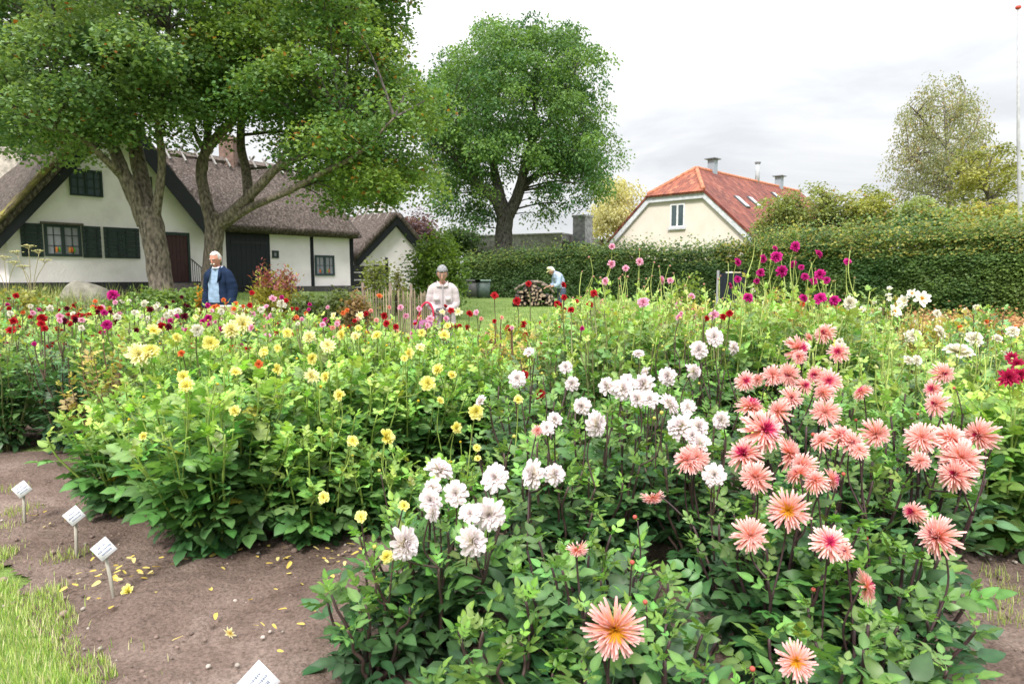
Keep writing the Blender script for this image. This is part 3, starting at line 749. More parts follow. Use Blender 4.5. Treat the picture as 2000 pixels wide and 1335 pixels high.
def crown(parent, Y, ells, ncl, nper, size, cr, cols, dh, seed, flat=.55, droop=.35, skel=None, accent=None, yoff=0., wide=1., spread=.6, inner=.5, bark=(.1, .085, .08), zmin=None):
    rs = np.random.default_rng(seed); g = GB()
    A = np.array([e[2] * e[3] for e in ells], float); pick = rs.choice(len(ells), ncl, p=A / A.sum())
    cols = np.asarray(cols, float); C = []
    for k in pick:
        e = ells[k]; d = rs.normal(0, 1, 3); d /= np.linalg.norm(d); d *= rs.uniform(inner ** 3, 1) ** (1 / 3.)
        C.append(at(e[0] + e[2] * d[0], e[1] + e[3] * d[1], Y + yoff + dh * d[2] * (e[4] if len(e) > 4 else 1)))
    C = np.array(C)
    tone = rs.uniform(0, 1, ncl)
    idx = np.repeat(np.arange(ncl), nper)
    d = rs.normal(0, 1, (len(idx), 3)); d /= np.linalg.norm(d, axis=1)[:, None]; d *= rs.uniform(.25, 1, (len(idx), 1)) ** .6
    d[:, 2] = np.abs(d[:, 2]) * rs.choice([1, 1, 1, -1], len(idx))
    sc = rs.uniform(.6, 1.35, ncl)[idx] * cr
    P = C[idx] + d * np.array([1, 1, flat]) * sc[:, None]
    P[:, 2] -= .35 * sc * (d[:, 0] ** 2 + d[:, 1] ** 2)
    cc = cols[0] * (1 - tone[idx])[:, None] + cols[1] * tone[idx][:, None]
    cc = cc * rs.uniform(.7, 1.3, (len(idx), 1))
    if accent is not None:
        m = rs.random(len(idx)) < accent[0] * (1 + 2 * (tone[idx] > .7)); cc[m] = np.asarray(accent[1]) * rs.uniform(.6, 1.2, (m.sum(), 1))
    out = d * np.array([1, 1, .3])
    leaves(g, P, size, cc, rs, droop, spread=spread, out=out, wide=wide)
    if skel is not None and len(skel):
        S = np.concatenate(skel)
        for c in C[rs.random(ncl) < min(1, 240 / ncl)]:
            dd = S - c; cost = np.linalg.norm(dd, axis=1) + 1.2 * np.maximum(0, dd[:, 2])
            s = S[np.argmin(cost)]; L = np.linalg.norm(c - s)
            if L > 6: continue
            mid = (s + c) / 2 + np.array([0, 0, .1 * L]) + rs.normal(0, .06 * L, 3)
            cv = curve([s, mid, c], 4); g.tube(cv, np.linspace(.012 + .012 * L, .008, len(cv)), 4, bark, mi=1)
    me = wobj(g, 'crown', [MAT['treeleaf'], MAT['bark']], parent, False)
    return me, C

bk = (.19, .155, .13)
# ---- left maple
Yt = 18.0
b = at(320, 585, Yt); T = thing('maple_tree', 'big maple leaning left, forked trunk in front of the farmhouse gable', 'tree', (b[0], b[1], gz(b[0], b[1])))
sk = []
_, c = limb('trunk', T, [(322, 640, Yt), (318, 575, Yt), (308, 510, Yt), (298, 450, Yt), (290, 405, Yt)], [0.4, 0.328, 0.304, 0.304, 0.272], bk, seed=1, flare=.35); sk.append(c)
for pts, rd in [
    ([(283, 440, Yt), (262, 385, Yt - .2), (240, 335, Yt - .3), (222, 290, Yt), (205, 250, Yt + .3), (190, 160, Yt + .6), (170, 60, Yt + .8)], [0.192, 0.2, 0.176, 0.16, 0.12, 0.08, 0.04]),
    ([(290, 425, Yt), (281, 370, Yt + .2), (268, 310, Yt + .5), (256, 250, Yt + .8), (240, 180, Yt + 1), (228, 90, Yt + 1.2)], [0.2, 0.208, 0.192, 0.176, 0.128, 0.056]),
    ([(300, 430, Yt), (312, 370, Yt - .2), (316, 310, Yt - .3), (310, 240, Yt - .5), (318, 150, Yt - .8), (330, 60, Yt - 1)], [0.16, 0.112, 0.096, 0.088, 0.064, 0.032]),
    ([(245, 350, Yt - .2), (212, 318, Yt - .8), (150, 262, Yt - 1.4), (105, 252, Yt - 1.8), (60, 237, Yt - 2)], [0.128, 0.096, 0.072, 0.056, 0.032]),
    ([(218, 290, Yt), (170, 200, Yt - .6), (120, 110, Yt - 1.2)], [0.08, 0.056, 0.024]),
    ([(262, 270, Yt + .5), (300, 180, Yt + 1.2), (290, 80, Yt + 1.6)], [0.08, 0.056, 0.024])]:
    _, c = limb('limb', T, pts, rd, bk, sides=10, seed=2); sk.append(c)
cm = [(.085, .18, .078), (.25, .36, .14)]
crown(T, Yt, [(110, 110, 190, 130), (60, 205, 120, 60), (250, 60, 150, 110), (150, -70, 260, 120), (180, 230, 120, 45, .7), (290, 190, 70, 60, .6), (-40, 100, 90, 160), (110, 275, 75, 26, .5), (335, 215, 40, 60, .5), (35, 265, 60, 25, .5)],
      330, 230, .108, .82, cm, 3.6, 21, skel=sk, accent=(.006, (.4, .15, .04)), wide=1.25)
# ---- right maple
Yt = 19.0
b = at(412, 575, Yt); T = thing('maple_tree', 'dense maple with long side limbs in front of the barn roof', 'tree', (b[0], b[1], gz(b[0], b[1])))
sk = []
_, c = limb('trunk', T, [(410, 640, Yt), (412, 570, Yt), (415, 510, Yt), (419, 455, Yt), (424, 415, Yt)], [0.36, 0.288, 0.264, 0.264, 0.288], bk, seed=5, flare=.3); sk.append(c)
for pts, rd in [
    ([(415, 440, Yt), (401, 385, Yt), (393, 340, Yt + .2), (400, 300, Yt + .3), (428, 262, Yt + .2), (455, 232, Yt), (480, 160, Yt - .3), (500, 60, Yt - .4)], [0.208, 0.16, 0.152, 0.144, 0.128, 0.112, 0.072, 0.032]),
    ([(396, 330, Yt + .2), (404, 275, Yt + .8), (408, 200, Yt + 1.2), (400, 90, Yt + 1.4)], [0.144, 0.112, 0.08, 0.04]),
    ([(428, 440, Yt), (470, 400, Yt - .3), (510, 360, Yt - .6), (545, 325, Yt - .9), (600, 300, Yt - 1.4), (670, 240, Yt - 2)], [0.208, 0.16, 0.136, 0.104, 0.072, 0.032]),
    ([(440, 437, Yt), (490, 405, Yt - .5), (560, 375, Yt - 1.2), (615, 345, Yt - 1.8), (700, 300, Yt - 2.6), (770, 230, Yt - 3)], [0.128, 0.104, 0.088, 0.072, 0.048, 0.024]),
    ([(487, 395, Yt), (480, 330, Yt + .6), (470, 275, Yt + 1), (480, 180, Yt + 1.4), (520, 60, Yt + 1.6)], [0.144, 0.136, 0.12, 0.088, 0.04]),
    ([(545, 325, Yt - .9), (590, 220, Yt - .6), (640, 100, Yt - .4)], [0.072, 0.056, 0.024]),
    ([(400, 300, Yt + .3), (370, 230, Yt + .6), (350, 120, Yt + 1)], [0.08, 0.056, 0.024])]:
    _, c = limb('limb', T, pts, rd, bk, sides=10, seed=7); sk.append(c)
cm = [(.075, .175, .058), (.27, .39, .105)]
crown(T, Yt, [(470, 110, 130, 120), (500, 180, 95, 70), (620, 120, 140, 140), (720, 240, 120, 95), (660, 250, 130, 90), (690, 350, 120, 45, .8), (560, -60, 260, 130), (700, 60, 75, 120), (400, 60, 90, 120), (790, 190, 62, 50, .7), (560, 265, 80, 45, .7), (770, 310, 60, 70, .7), (410, 210, 40, 60, .4), (720, -30, 60, 90, .7), (680, 395, 80, 18, .4), (800, 345, 30, 45, .4)],
      450, 245, .108, .82, cm, 3.8, 22, skel=sk, accent=(.012, (.4, .2, .05)), wide=1.25)
# ---- ash in the middle
Yt = 34.5
b = at(985, 560, Yt); T = thing('ash_tree', 'broad round ash tree standing alone behind the hedge', 'tree', (b[0], b[1], .4))
sk = []
_, c = limb('trunk', T, [(986, 600, Yt), (984, 530, Yt), (983, 470, Yt), (986, 435, Yt), (990, 412, Yt)], [.74, .6, .47, .43, .43], (.1, .09, .085), seed=11, flare=.25); sk.append(c)
for pts, rd in [
    ([(984, 430, Yt), (970, 395, Yt - .3), (945, 370, Yt - .6), (915, 340, Yt - 1), (880, 300, Yt - 1.4), (840, 280, Yt - 1.6)], [.34, .28, .22, .18, .13, .06]),
    ([(988, 420, Yt), (975, 375, Yt + .4), (965, 330, Yt + .8), (955, 250, Yt + 1), (950, 150, Yt + 1)], [.34, .28, .22, .16, .07]),
    ([(993, 420, Yt), (1010, 385, Yt), (1022, 340, Yt - .3), (1040, 260, Yt - .5), (1050, 140, Yt - .6)], [.36, .3, .26, .2, .07]),
    ([(1015, 370, Yt), (1060, 330, Yt + .8), (1110, 290, Yt + 1.4), (1150, 250, Yt + 1.8)], [.2, .15, .11, .05]),
    ([(1035, 280, Yt - .5), (1090, 210, Yt - 1), (1130, 120, Yt - 1.2)], [.15, .11, .05])]:
    _, c = limb('limb', T, pts, rd, (.1, .09, .085), sides=10, seed=12); sk.append(c)
cm = [(.045, .13, .042), (.175, .3, .078)]
crown(T, Yt, [(862, 190, 42, 70, .7), (852, 265, 36, 45, .6), (965, 120, 110, 80), (1075, 130, 100, 85), (1000, 190, 175, 120), (1080, 250, 115, 110), (905, 240, 80, 110), (1000, 285, 175, 60), (900, 375, 75, 55, .7), (1120, 355, 90, 55, .8), (1150, 300, 55, 60, .7), (925, 425, 40, 28, .4), (1062, 415, 20, 24, .3), (865, 330, 40, 50, .6), (940, 320, 50, 35, .5), (1075, 330, 60, 35, .6), (955, 90, 60, 50, .7), (1125, 85, 40, 40, .6), (1030, 70, 60, 35, .6)],
      450, 190, .175, .95, cm, 4.6, 23, skel=sk, droop=.8, wide=.75, spread=.8, flat=.7)
# ---- birch, right
Yt = 44.0
b = at(1862, 560, Yt); T = thing('birch_tree', 'thin birch with drooping browning foliage against the white sky', 'tree', (b[0], b[1], 0))
sk = []
_, c = limb('trunk', T, [(1860, 560, Yt), (1858, 450, Yt), (1856, 370, Yt), (1850, 280, Yt), (1846, 220, Yt), (1842, 180, Yt)], [.3, .26, .2, .14, .08, .03], (.3, .27, .26), seed=14); sk.append(c)
for pts in ([(1856, 380, Yt), (1810, 330, Yt), (1775, 310, Yt - 1)], [(1852, 320, Yt), (1900, 260, Yt + 1), (1915, 220, Yt + 1)], [(1850, 290, Yt), (1800, 230, Yt), (1775, 205, Yt)], [(1856, 350, Yt), (1910, 310, Yt), (1930, 300, Yt - 1)], [(1848, 250, Yt), (1880, 200, Yt), (1885, 185, Yt)]):
    _, c = limb('limb', T, pts, [.1, .07, .03], (.16, .14, .13), sides=6, seed=15); sk.append(c)
cm = [(.18, .21, .12), (.32, .33, .19)]
crown(T, Yt, [(1845, 205, 55, 45), (1790, 235, 38, 50), (1895, 245, 40, 50), (1850, 290, 90, 70), (1790, 330, 62, 55), (1880, 340, 65, 60), (1800, 390, 60, 40), (1880, 400, 50, 30)],
      240, 85, .17, .75, cm, 3.2, 24, skel=sk, droop=1.4, flat=1.5, wide=.7, spread=.9, accent=(.05, (.4, .3, .16)), inner=.3, bark=(.16, .14, .13))
# ---- crooked apple tree at the right edge
Yt = 33.0
b = at(1952, 560, Yt); T = thing('apple_tree', 'crooked apple tree with bare curving trunk beside the flagpole', 'tree', (b[0], b[1], 0))
_, c = limb('trunk', T, [(1958, 560, Yt), (1952, 440, Yt), (1942, 400, Yt), (1922, 365, Yt), (1895, 345, Yt), (1870, 340, Yt - .5)], [.2, .18, .16, .14, .1, .05], (.15, .13, .12), seed=16)
sk = [c]
for pts in ([(1925, 368, Yt), (1930, 330, Yt), (1940, 300, Yt)], [(1900, 347, Yt), (1890, 325, Yt), (1885, 305, Yt + .5)], [(1938, 395, Yt), (1965, 350, Yt), (1975, 330, Yt)]):
    _, c = limb('limb', T, pts, [.1, .06, .03], (.15, .13, .12), sides=6, seed=17); sk.append(c)
crown(T, Yt, [(1900, 330, 45, 35), (1950, 310, 35, 40), (1965, 345, 30, 40), (1905, 385, 40, 30), (1975, 390, 22, 45)],
      70, 80, .15, .6, [(.17, .2, .06), (.36, .36, .11)], 1.8, 25, skel=sk, inner=.3)
# ---- fruit trees peeping over the hedge (crown, trunk)
for px, Yt, ells, lab, sd, cm in [
    (1530, 31, [(1530, 420, 40, 45), (1515, 455, 45, 30)], 'loose pale green fruit tree covering the end of the red tiled roof', 31, [(.14, .19, .06), (.26, .3, .09)]),
    (1625, 30, [(1600, 400, 48, 38), (1640, 425, 60, 45), (1580, 445, 50, 35)], 'tallest yellow green fruit tree behind the hedge near the magenta dahlias', 32, [(.14, .19, .06), (.27, .31, .09)]),
    (1720, 29, [(1700, 400, 42, 28), (1720, 430, 65, 40), (1670, 455, 60, 25), (1712, 375, 20, 25)], 'yellow green fruit tree behind the hedge left of the birch', 33, [(.17, .22, .06), (.32, .34, .09)]),
    (1820, 28, [(1800, 425, 62, 34), (1850, 440, 55, 30)], 'low bluish green fruit tree in front of the birch', 34, [(.13, .22, .09), (.28, .34, .11)]),
    (1920, 27, [(1920, 425, 60, 32), (1970, 430, 45, 35), (1900, 450, 60, 26)], 'low yellowing fruit tree behind the hedge by the flagpole', 35, [(.22, .26, .06), (.4, .38, .1)])]:
    b = at(px, 560, Yt); T = thing('fruit_tree', lab, 'tree', (b[0], b[1], 0), group='fruit trees beyond the hedge')
    _, c = limb('trunk', T, [(px, 560, Yt), (px + 3, 480, Yt), (px - 2, 430, Yt), (px + 6, 395 if px > 1550 else 425, Yt)], [.16, .13, .1, .04], (.14, .12, .1), sides=8, seed=sd)
    crown(T, Yt, ells, 85, 110, .13, .55, cm, 1.6, sd, skel=[c], inner=.25, accent=(.015, (.4, .25, .08)))
# ---- background trees
for nm, lab, cat, px, Yt, ells, cm, n, dr, fl, sd in [
    ('willow_tree', 'pale feathery weeping tree beside the cream house gable', 'tree', 1200, 46, [(1195, 410, 40, 45), (1225, 395, 30, 32), (1185, 440, 35, 30)], [(.42, .42, .2), (.56, .54, .31)], 55, 1.6, 1.5, 41),
    ('plum_tree', 'purple leaved tree behind the small thatched outbuilding', 'tree', 820, 42, [(818, 448, 24, 30), (830, 465, 24, 22)], [(.1, .06, .08), (.2, .12, .14)], 50, .3, .8, 42),
    ('beech_tree', 'bright green tree behind the barn roof under the maple', 'tree', 665, 48, [(665, 385, 40, 28), (640, 370, 25, 18), (745, 375, 40, 25), (690, 330, 60, 40)], [(.08, .17, .03), (.2, .32, .06)], 110, .4, .7, 43),
    ('lime_tree', 'pale green tree behind the farmhouse chimney at the left edge', 'tree', 2, 42, [(0, 275, 35, 40), (-40, 300, 60, 60), (10, 320, 20, 25)], [(.12, .2, .08), (.25, .33, .14)], 70, .4, .7, 44),
    ('elder_tree', 'small dark tree between the ash trunk and the outbuilding', 'tree', 880, 39, [(880, 475, 26, 22), (905, 470, 18, 16)], [(.05, .1, .03), (.1, .17, .05)], 45, .4, .7, 45)]:
    b = at(px, 560, Yt); T = thing(nm, lab, cat, (b[0], b[1], .3))
    _, c = limb('trunk', T, [(px, 570, Yt), (px + 2, 480, Yt), (px, ells[0][1] + 8, Yt)], [.2, .16, .06], (.14, .12, .1), sides=8, seed=sd)
    crown(T, Yt, ells, n, 110, .2, .8, cm, 2.4, sd, skel=[c], droop=dr, flat=fl, inner=.3)

# ---- hedges
def hedge(label, A, B, h0, h1, th, n, size, cols, seed, tops=0., accent=None, zb=0.):
    A, B = np.asarray(A, float), np.asarray(B, float); L = np.linalg.norm(B - A); d = (B - A) / L; nn = np.array([d[1], -d[0]])
    rs = np.random.default_rng(seed)
    T = thing('hedge', label, 'hedge', (A[0] + d[0] * L / 2, A[1] + d[1] * L / 2, gz(A[0], A[1])))
    g = GB(); m = 40
    s = np.linspace(0, L, m)
    V = []
    for off in (.28, th - .28):
        for kz in (0, 1):
            for a in s:
                p = A + d * a - nn * off; z0 = gz(p[0], p[1]) - .1 + zb; z1 = gz(p[0], p[1]) + (h0 + (h1 - h0) * a / L) - .3
                V.append([p[0], p[1], z0 if kz == 0 else z1])
    q = []
    for i in range(m - 1): q += [[i, i + 1, m + i + 1, m + i], [m + i, m + i + 1, 3 * m + i + 1, 3 * m + i], [2 * m + i, 3 * m + i, 3 * m + i + 1, 2 * m + i + 1]]
    q += [[0, m, 3 * m, 2 * m], [m - 1, 3 * m - 1, 4 * m - 1, 2 * m - 1]]
    g.add(V, q, None, (.03, .032, .02))
    wobj(g, 'branch_core', MAT['bark'], T)
    g = GB()
    a = rs.uniform(-.15, L + .15, n); u = rs.random(n)
    top = u > .8; end = u < .04
    H = h0 + (h1 - h0) * np.clip(a / L, 0, 1)
    w = rs.random(n) ** .9
    lump = np.array([mnoise.noise((x * .9, z * 1.4, seed)) * .16 + mnoise.noise((x * 3, z * 3.5, seed + 3)) * .09 for x, z in zip(a, w * H)])
    b = np.where(top, rs.uniform(0, th, n), -lump + np.abs(rs.normal(0, .09, n)))
    hh = np.where(top, H + lump * 1.5 + np.abs(rs.normal(0, .12 + tops, n)) * (rs.random(n) < .6), H * w)
    P = np.zeros((n, 3)); P[:, :2] = A + d * a[:, None] - nn * b[:, None]
    if zb: hh = np.maximum(hh, zb - .05 + .2 * rs.random(n))
    P[:, 2] = hh + np.array([gz(x, y) for x, y in P[:, :2]])
    t = rs.random(n); patch = np.array([mnoise.noise((x * .45, z * .8, seed + 7)) for x, z in zip(a, hh)])
    t = np.clip(t * .6 + .25 + patch * .7, 0, 1)
    cols = np.asarray(cols); cc = (cols[0] * (1 - t)[:, None] + cols[1] * t[:, None]) * rs.uniform(.7, 1.3, (n, 1))
    if accent is not None:
        mk = (hh > H * .8) & (rs.random(n) < accent[0]); cc[mk] = np.asarray(accent[1]) * rs.uniform(.7, 1.3, (mk.sum(), 1))
    out = np.tile(np.array([nn[0], nn[1], 0.]), (n, 1)) * .6
    leaves(g, P, size, cc, rs, .25, updir=(nn[0] * .7, nn[1] * .7, .8), spread=.45, out=out, wide=1.2)
    wobj(g, 'foliage', MAT['treeleaf'], T)
    return T

hA, hB = at(908, 560, 32), at(1408, 560, 28.4)
hedge('dark clipped hornbeam hedge behind the lawn and wood pile', hA[:2], hB[:2], 1.72, 2.42, 1.3, 46000, .11, [(.04, .095, .03), (.115, .19, .055)], 51, tops=.14, accent=(.25, (.2, .25, .06)))
hA, hB = at(1452, 560, 28.0), at(2330, 560, 16.4)
hedge('tall beech hedge with yellowing top along the right side', hA[:2], hB[:2], 2.6, 2.78, 1.4, 84000, .11, [(.05, .12, .036), (.165, .25, .062)], 52, tops=.28, accent=(.32, (.33, .33, .08)))

hA, hB = at(1400, 560, 28.5), at(1458, 560, 28.0)
hedge('short arch of hedge grown together above the dark gate', hA[:2], hB[:2], 2.55, 2.6, 1.2, 5000, .11, [(.035, .08, .022), (.1, .16, .04)], 53, tops=.08, accent=(.4, (.3, .3, .06)), zb=1.75)

def bush(name, label, cat, px, py_top, Y, wpx, n, size, cols, seed, stems=5, upright=.2, group=None, accent=None, z0=None, stemcol=(.12, .1, .07), tpl=LEAF4, spread=.6, wide=1., lean=0):
    rs = np.random.default_rng(seed); t = at(px, py_top, Y); x, y = t[0], t[1]; zb = gz(x, y) if z0 is None else z0
    H = t[2] - zb; Rr = wpx / 2 / FPX * Y
    T = thing(name, label, cat, (x, y, zb), group=group)
    g = GB()
    for k in range(stems):
        a = rs.uniform(0, 6.28); r = Rr * .7 * rs.random()
        g.tube(curve([(x + .05 * math.cos(a), y + .05 * math.sin(a), zb - .05), (x + r * .4 * math.cos(a), y + r * .4 * math.sin(a), zb + H * .45), (x + r * math.cos(a), y + r * math.sin(a), zb + H * .85)], 4), np.linspace(.012 + .012 * H, .006, 9), 5, stemcol)
    wobj(g, 'stem', MAT['bark'], T, True)
    nc = max(8, n // 90); g = GB()
    C = rs.normal(0, 1, (nc, 3)); C /= np.linalg.norm(C, axis=1)[:, None]; C *= rs.uniform(.2, 1, (nc, 1)) ** .5
    C = C * np.array([Rr * .8, Rr * .8, H * .42]) + np.array([x, y, zb + H * .54])
    i = rs.integers(0, nc, n); d = rs.normal(0, .42, (n, 3)) * np.array([Rr * .55, Rr * .55, H * .3])
    P = C[i] + d; P[:, 2] = np.maximum(P[:, 2], zb + .02 + .05 * rs.random(n))
    cols = np.asarray(cols); t = np.clip(rs.random(nc)[i] * .7 + rs.random(n) * .3, 0, 1)
    cc = (cols[0] * (1 - t)[:, None] + cols[1] * t[:, None]) * rs.uniform(.75, 1.25, (n, 1))
    if accent is not None:
        m = (P[:, 2] > zb + H * accent[2]) & (rs.random(n) < accent[0]); cc[m] = np.asarray(accent[1]) * rs.uniform(.7, 1.3, (m.sum(), 1))
    out = (P - np.array([x, y, zb + H * .3])) / max(H, Rr)
    leaves(g, P, size, cc, rs, .2 - upright, spread=spread, out=out, tpl=tpl, wide=wide)
    wobj(g, 'foliage', MAT['treeleaf'], T)
    return T

bush('lilac_bush', 'large light green bush behind the woman, right of the outbuilding', 'bush', 852, 470, 19.5, 118, 11000, .11, [(.07, .15, .03), (.2, .3, .06)], 61, 8)
bush('rose_bush', 'thin climbing bush in front of the small outbuilding wall', 'bush', 738, 515, 17, 60, 1500, .09, [(.16, .22, .06), (.32, .36, .12)], 62, 6)
bush('climber', 'sparse pale climber on the white outbuilding wall', 'climber', 775, 530, 18, 36, 600, .08, [(.25, .27, .09), (.36, .36, .15)], 63, 4)
bush('spiraea', 'yellow green shrub with dark red plumes by the barn door', 'shrub', 523, 534, 13.6, 72, 2600, .1, [(.25, .26, .05), (.42, .38, .08)], 64, 8, .7, accent=(.75, (.26, .08, .085), .72), wide=.5, group='red plumed shrubs')
bush('spiraea', 'smaller yellow shrub with pinkish plumes below the white barn wall', 'shrub', 561, 540, 13.2, 52, 2000, .1, [(.26, .25, .05), (.42, .36, .08)], 65, 8, .7, accent=(.75, (.33, .13, .13), .72), wide=.5, group='red plumed shrubs')
bush('marigold_clump', 'clump of small orange and yellow flowers left of the man', 'flower clump', 396, 570, 11.3, 36, 900, .06, [(.14, .2, .05), (.24, .28, .07)], 66, 6, .3, accent=(.5, (.55, .24, .03), .3))
for i, (px, py, Y, w, lab) in enumerate([(245, 577, 13.2, 70, 'low green plant right of the boulder'), (300, 572, 13.6, 80, 'leafy green border plant at the foot of the left maple'), (345, 570, 13.8, 66, 'leafy green border plant before the farmhouse steps'), (378, 575, 13.0, 50, 'green border plant at the foot of the right maple')]):
    bush('border_plant', lab, 'plant', px, py, Y, w, 1500, .1, [(.08, .16, .04), (.2, .3, .08)], 70 + i, 5, .4, group='green plants in front of the farmhouse')
for i, (px, py, Y, w, lab, cm) in enumerate([(600, 578, 12.8, 80, 'dull green plant before the barn plinth, left one of two', [(.07, .12, .04), (.17, .22, .08)]), (655, 574, 13.0, 84, 'dull green plant before the barn corner', [(.08, .12, .05), (.18, .22, .09)]), (700, 588, 12.4, 60, 'reddish dry plant left of the paling fence', [(.16, .13, .06), (.3, .2, .1)]), (1340, 542, 15, 70, 'bright yellow green shrub in front of the hedge gate', [(.1, .2, .04), (.3, .38, .08)]), (40, 575, 12.5, 110, 'tall yellowing meadow plant at the left edge', [(.24, .28, .07), (.45, .42, .15)])]):
    bush('border_plant', lab, 'plant', px, py, Y, w, 1700, .09, cm, 80 + i, 6, .5, group='plants along the far edge of the bed')
# fennel with umbels on bare stalks against the white wall
for lab, px, py0 in (('dry umbel plant with two pale heads against the farmhouse wall', 62, 478), ('thin umbel stalk at the left edge before the farmhouse wall', 14, 500)):
    Y = 14.5; b = at(px, 590, Y); T = thing('fennel', lab, 'plant', (b[0], b[1], gz(b[0], b[1])))
    for k, (dx, dy) in enumerate([(-28, 20), (-6, 8), (14, 18), (26, 36), (-16, 48)][:5 if px > 30 else 3]):
        e = at(px + dx, py0 + dy, Y); m = at(px + dx * .35, 545, Y); g = GB()
        g.tube(curve([b, m, e], 5), .008, 4, (.3, .26, .14)); st = wobj(g, 'stalk', MAT['stem'], T, True)
        g = GB(); rs = np.random.default_rng(k)
        for j in range(14):
            a = rs.uniform(0, 6.28); r = .14 * math.sqrt(rs.random()); q = e + np.array([r * math.cos(a), r * math.sin(a), .1 - r * .25])
            g.tube([e, q], .003, 3, (.33, .3, .14)); g.ell(q, (.022, .022, .01), (.5, .46, .2), 6, 4)
        wobj(g, 'umbel', MAT['stem'], st)
# ================================================================== DAHLIAS
def leaflet(nseg, droop, fold, wmax=.36, wave=0.):
    """ovate blade of length 1 along +y"""
    ys = np.linspace(0, 1, nseg + 1); V = [[0, 0, 0]]
    for k, y in enumerate(ys[1:-1]):
        w = wmax * (math.sin(math.pi * y ** .8) ** .8)
        z = -droop * y * y; up = fold * w
        e = wave * (1 if k % 2 else -1)
        V += [[-w, y - .05, z + up + e], [0, y, z], [w, y - .05, z + up - e]]
    V.append([0, 1, -droop]); m = len(V)
    T = [[0, 2, 1], [0, 3, 2]]; Q = []
    for k in range(nseg - 2):
        a = 1 + 3 * k; Q += [[a, a + 1, a + 4, a + 3], [a + 1, a + 2, a + 5, a + 4]]
    a = m - 4; T += [[a, a + 1, m - 1], [a + 1, a + 2, m - 1]]
    return np.array(V), Q, T

def rot_z(v, a): c, s = math.cos(a), math.sin(a); return v @ np.array([[c, s, 0], [-s, c, 0], [0, 0, 1]])

def compound(nseg, pairs, seed, narrow=1.):
    """a pinnate dahlia leaf: petiole, pairs of leaflets, end leaflet"""
    rs = np.random.default_rng(seed); V, Q, T = [], [], []; n = 0
    def put(v, q, t):
        nonlocal n
        V.append(v); Q.extend((np.array(q).reshape(-1, 4) + n).tolist() if len(q) else []); T.extend((np.array(t).reshape(-1, 3) + n).tolist() if len(t) else []); n += len(v)
    C = []
    L = .55 + .42 * pairs; z = lambda y: -.10 * (y / L) ** 2 * L
    put(np.array([[-.022, 0, 0], [.022, 0, 0], [-.018, L / 2, z(L / 2)], [.018, L / 2, z(L / 2)], [-.012, L, z(L)], [.012, L, z(L)]]), [[0, 1, 3, 2], [2, 3, 5, 4]], [])
    for k in range(pairs):
        y = .5 + .42 * k; s = .72 + .12 * k
        for sg in (-1, 1):
            v, q, t = leaflet(nseg, rs.uniform(.05, .35), rs.uniform(.1, .4), .37 * narrow, rs.uniform(0, .03))
            v = v * s * rs.uniform(.85, 1.1); v = rot_z(v, -sg * rs.uniform(.8, 1.15)); v[:, 2] += .2 * sg * v[:, 0] * rs.uniform(-.6, .6)
            put(v + np.array([0, y, z(y)]), q, t)
    v, q, t = leaflet(nseg, rs.uniform(.1, .4), rs.uniform(.1, .4), .4 * narrow, rs.uniform(0, .03))
    put(v + np.array([0, L - .03, z(L)]), q, t)
    V = np.concatenate(V); return V, Q, T

def rib(tv, nseg, pairs):
    m = np.ones(len(tv)); per = 2 + 3 * (nseg - 1); i = 6
    m[:6] = 1.35
    while i < len(tv):
        m[i] = 1.3; m[i + 2:i + per - 1:3] = 1.28; m[i + per - 1] = .9; i += per
    return m

CLEAF = {(d, nw): [compound(5 if d else 3, p, 10 * p + s, 1. if not nw else .72) for p, s in ((1, 1), (2, 2), (1, 3), (2, 4))] for d in (0, 1) for nw in (0, 1)}

LC = dict(   # old, mid, young leaf colours
    yellow=((.055, .14, .045), (.115, .24, .066), (.27, .41, .08)),
    coral=((.034, .085, .036), (.06, .14, .05), (.14, .26, .055)),
    white=((.034, .088, .036), (.065, .15, .052), (.15, .28, .055)),
    tall=((.065, .14, .06), (.14, .26, .085), (.32, .45, .11)),
    field=((.06, .14, .05), (.13, .25, .075), (.32, .44, .1)), dark=((.042, .1, .045), (.08, .17, .07), (.18, .3, .09)),
    dry=((.1, .12, .045), (.25, .2, .07), (.4, .34, .1)),
    lime=((.07, .16, .045), (.15, .28, .06), (.28, .42, .08)))
STEMC = dict(yellow=(.2, .28, .06), coral=(.05, .028, .03), white=(.07, .045, .04), tall=(.3, .36, .1), field=(.14, .15, .06), dark=(.1, .07, .05), dry=(.16, .09, .06), lime=(.2, .28, .06))

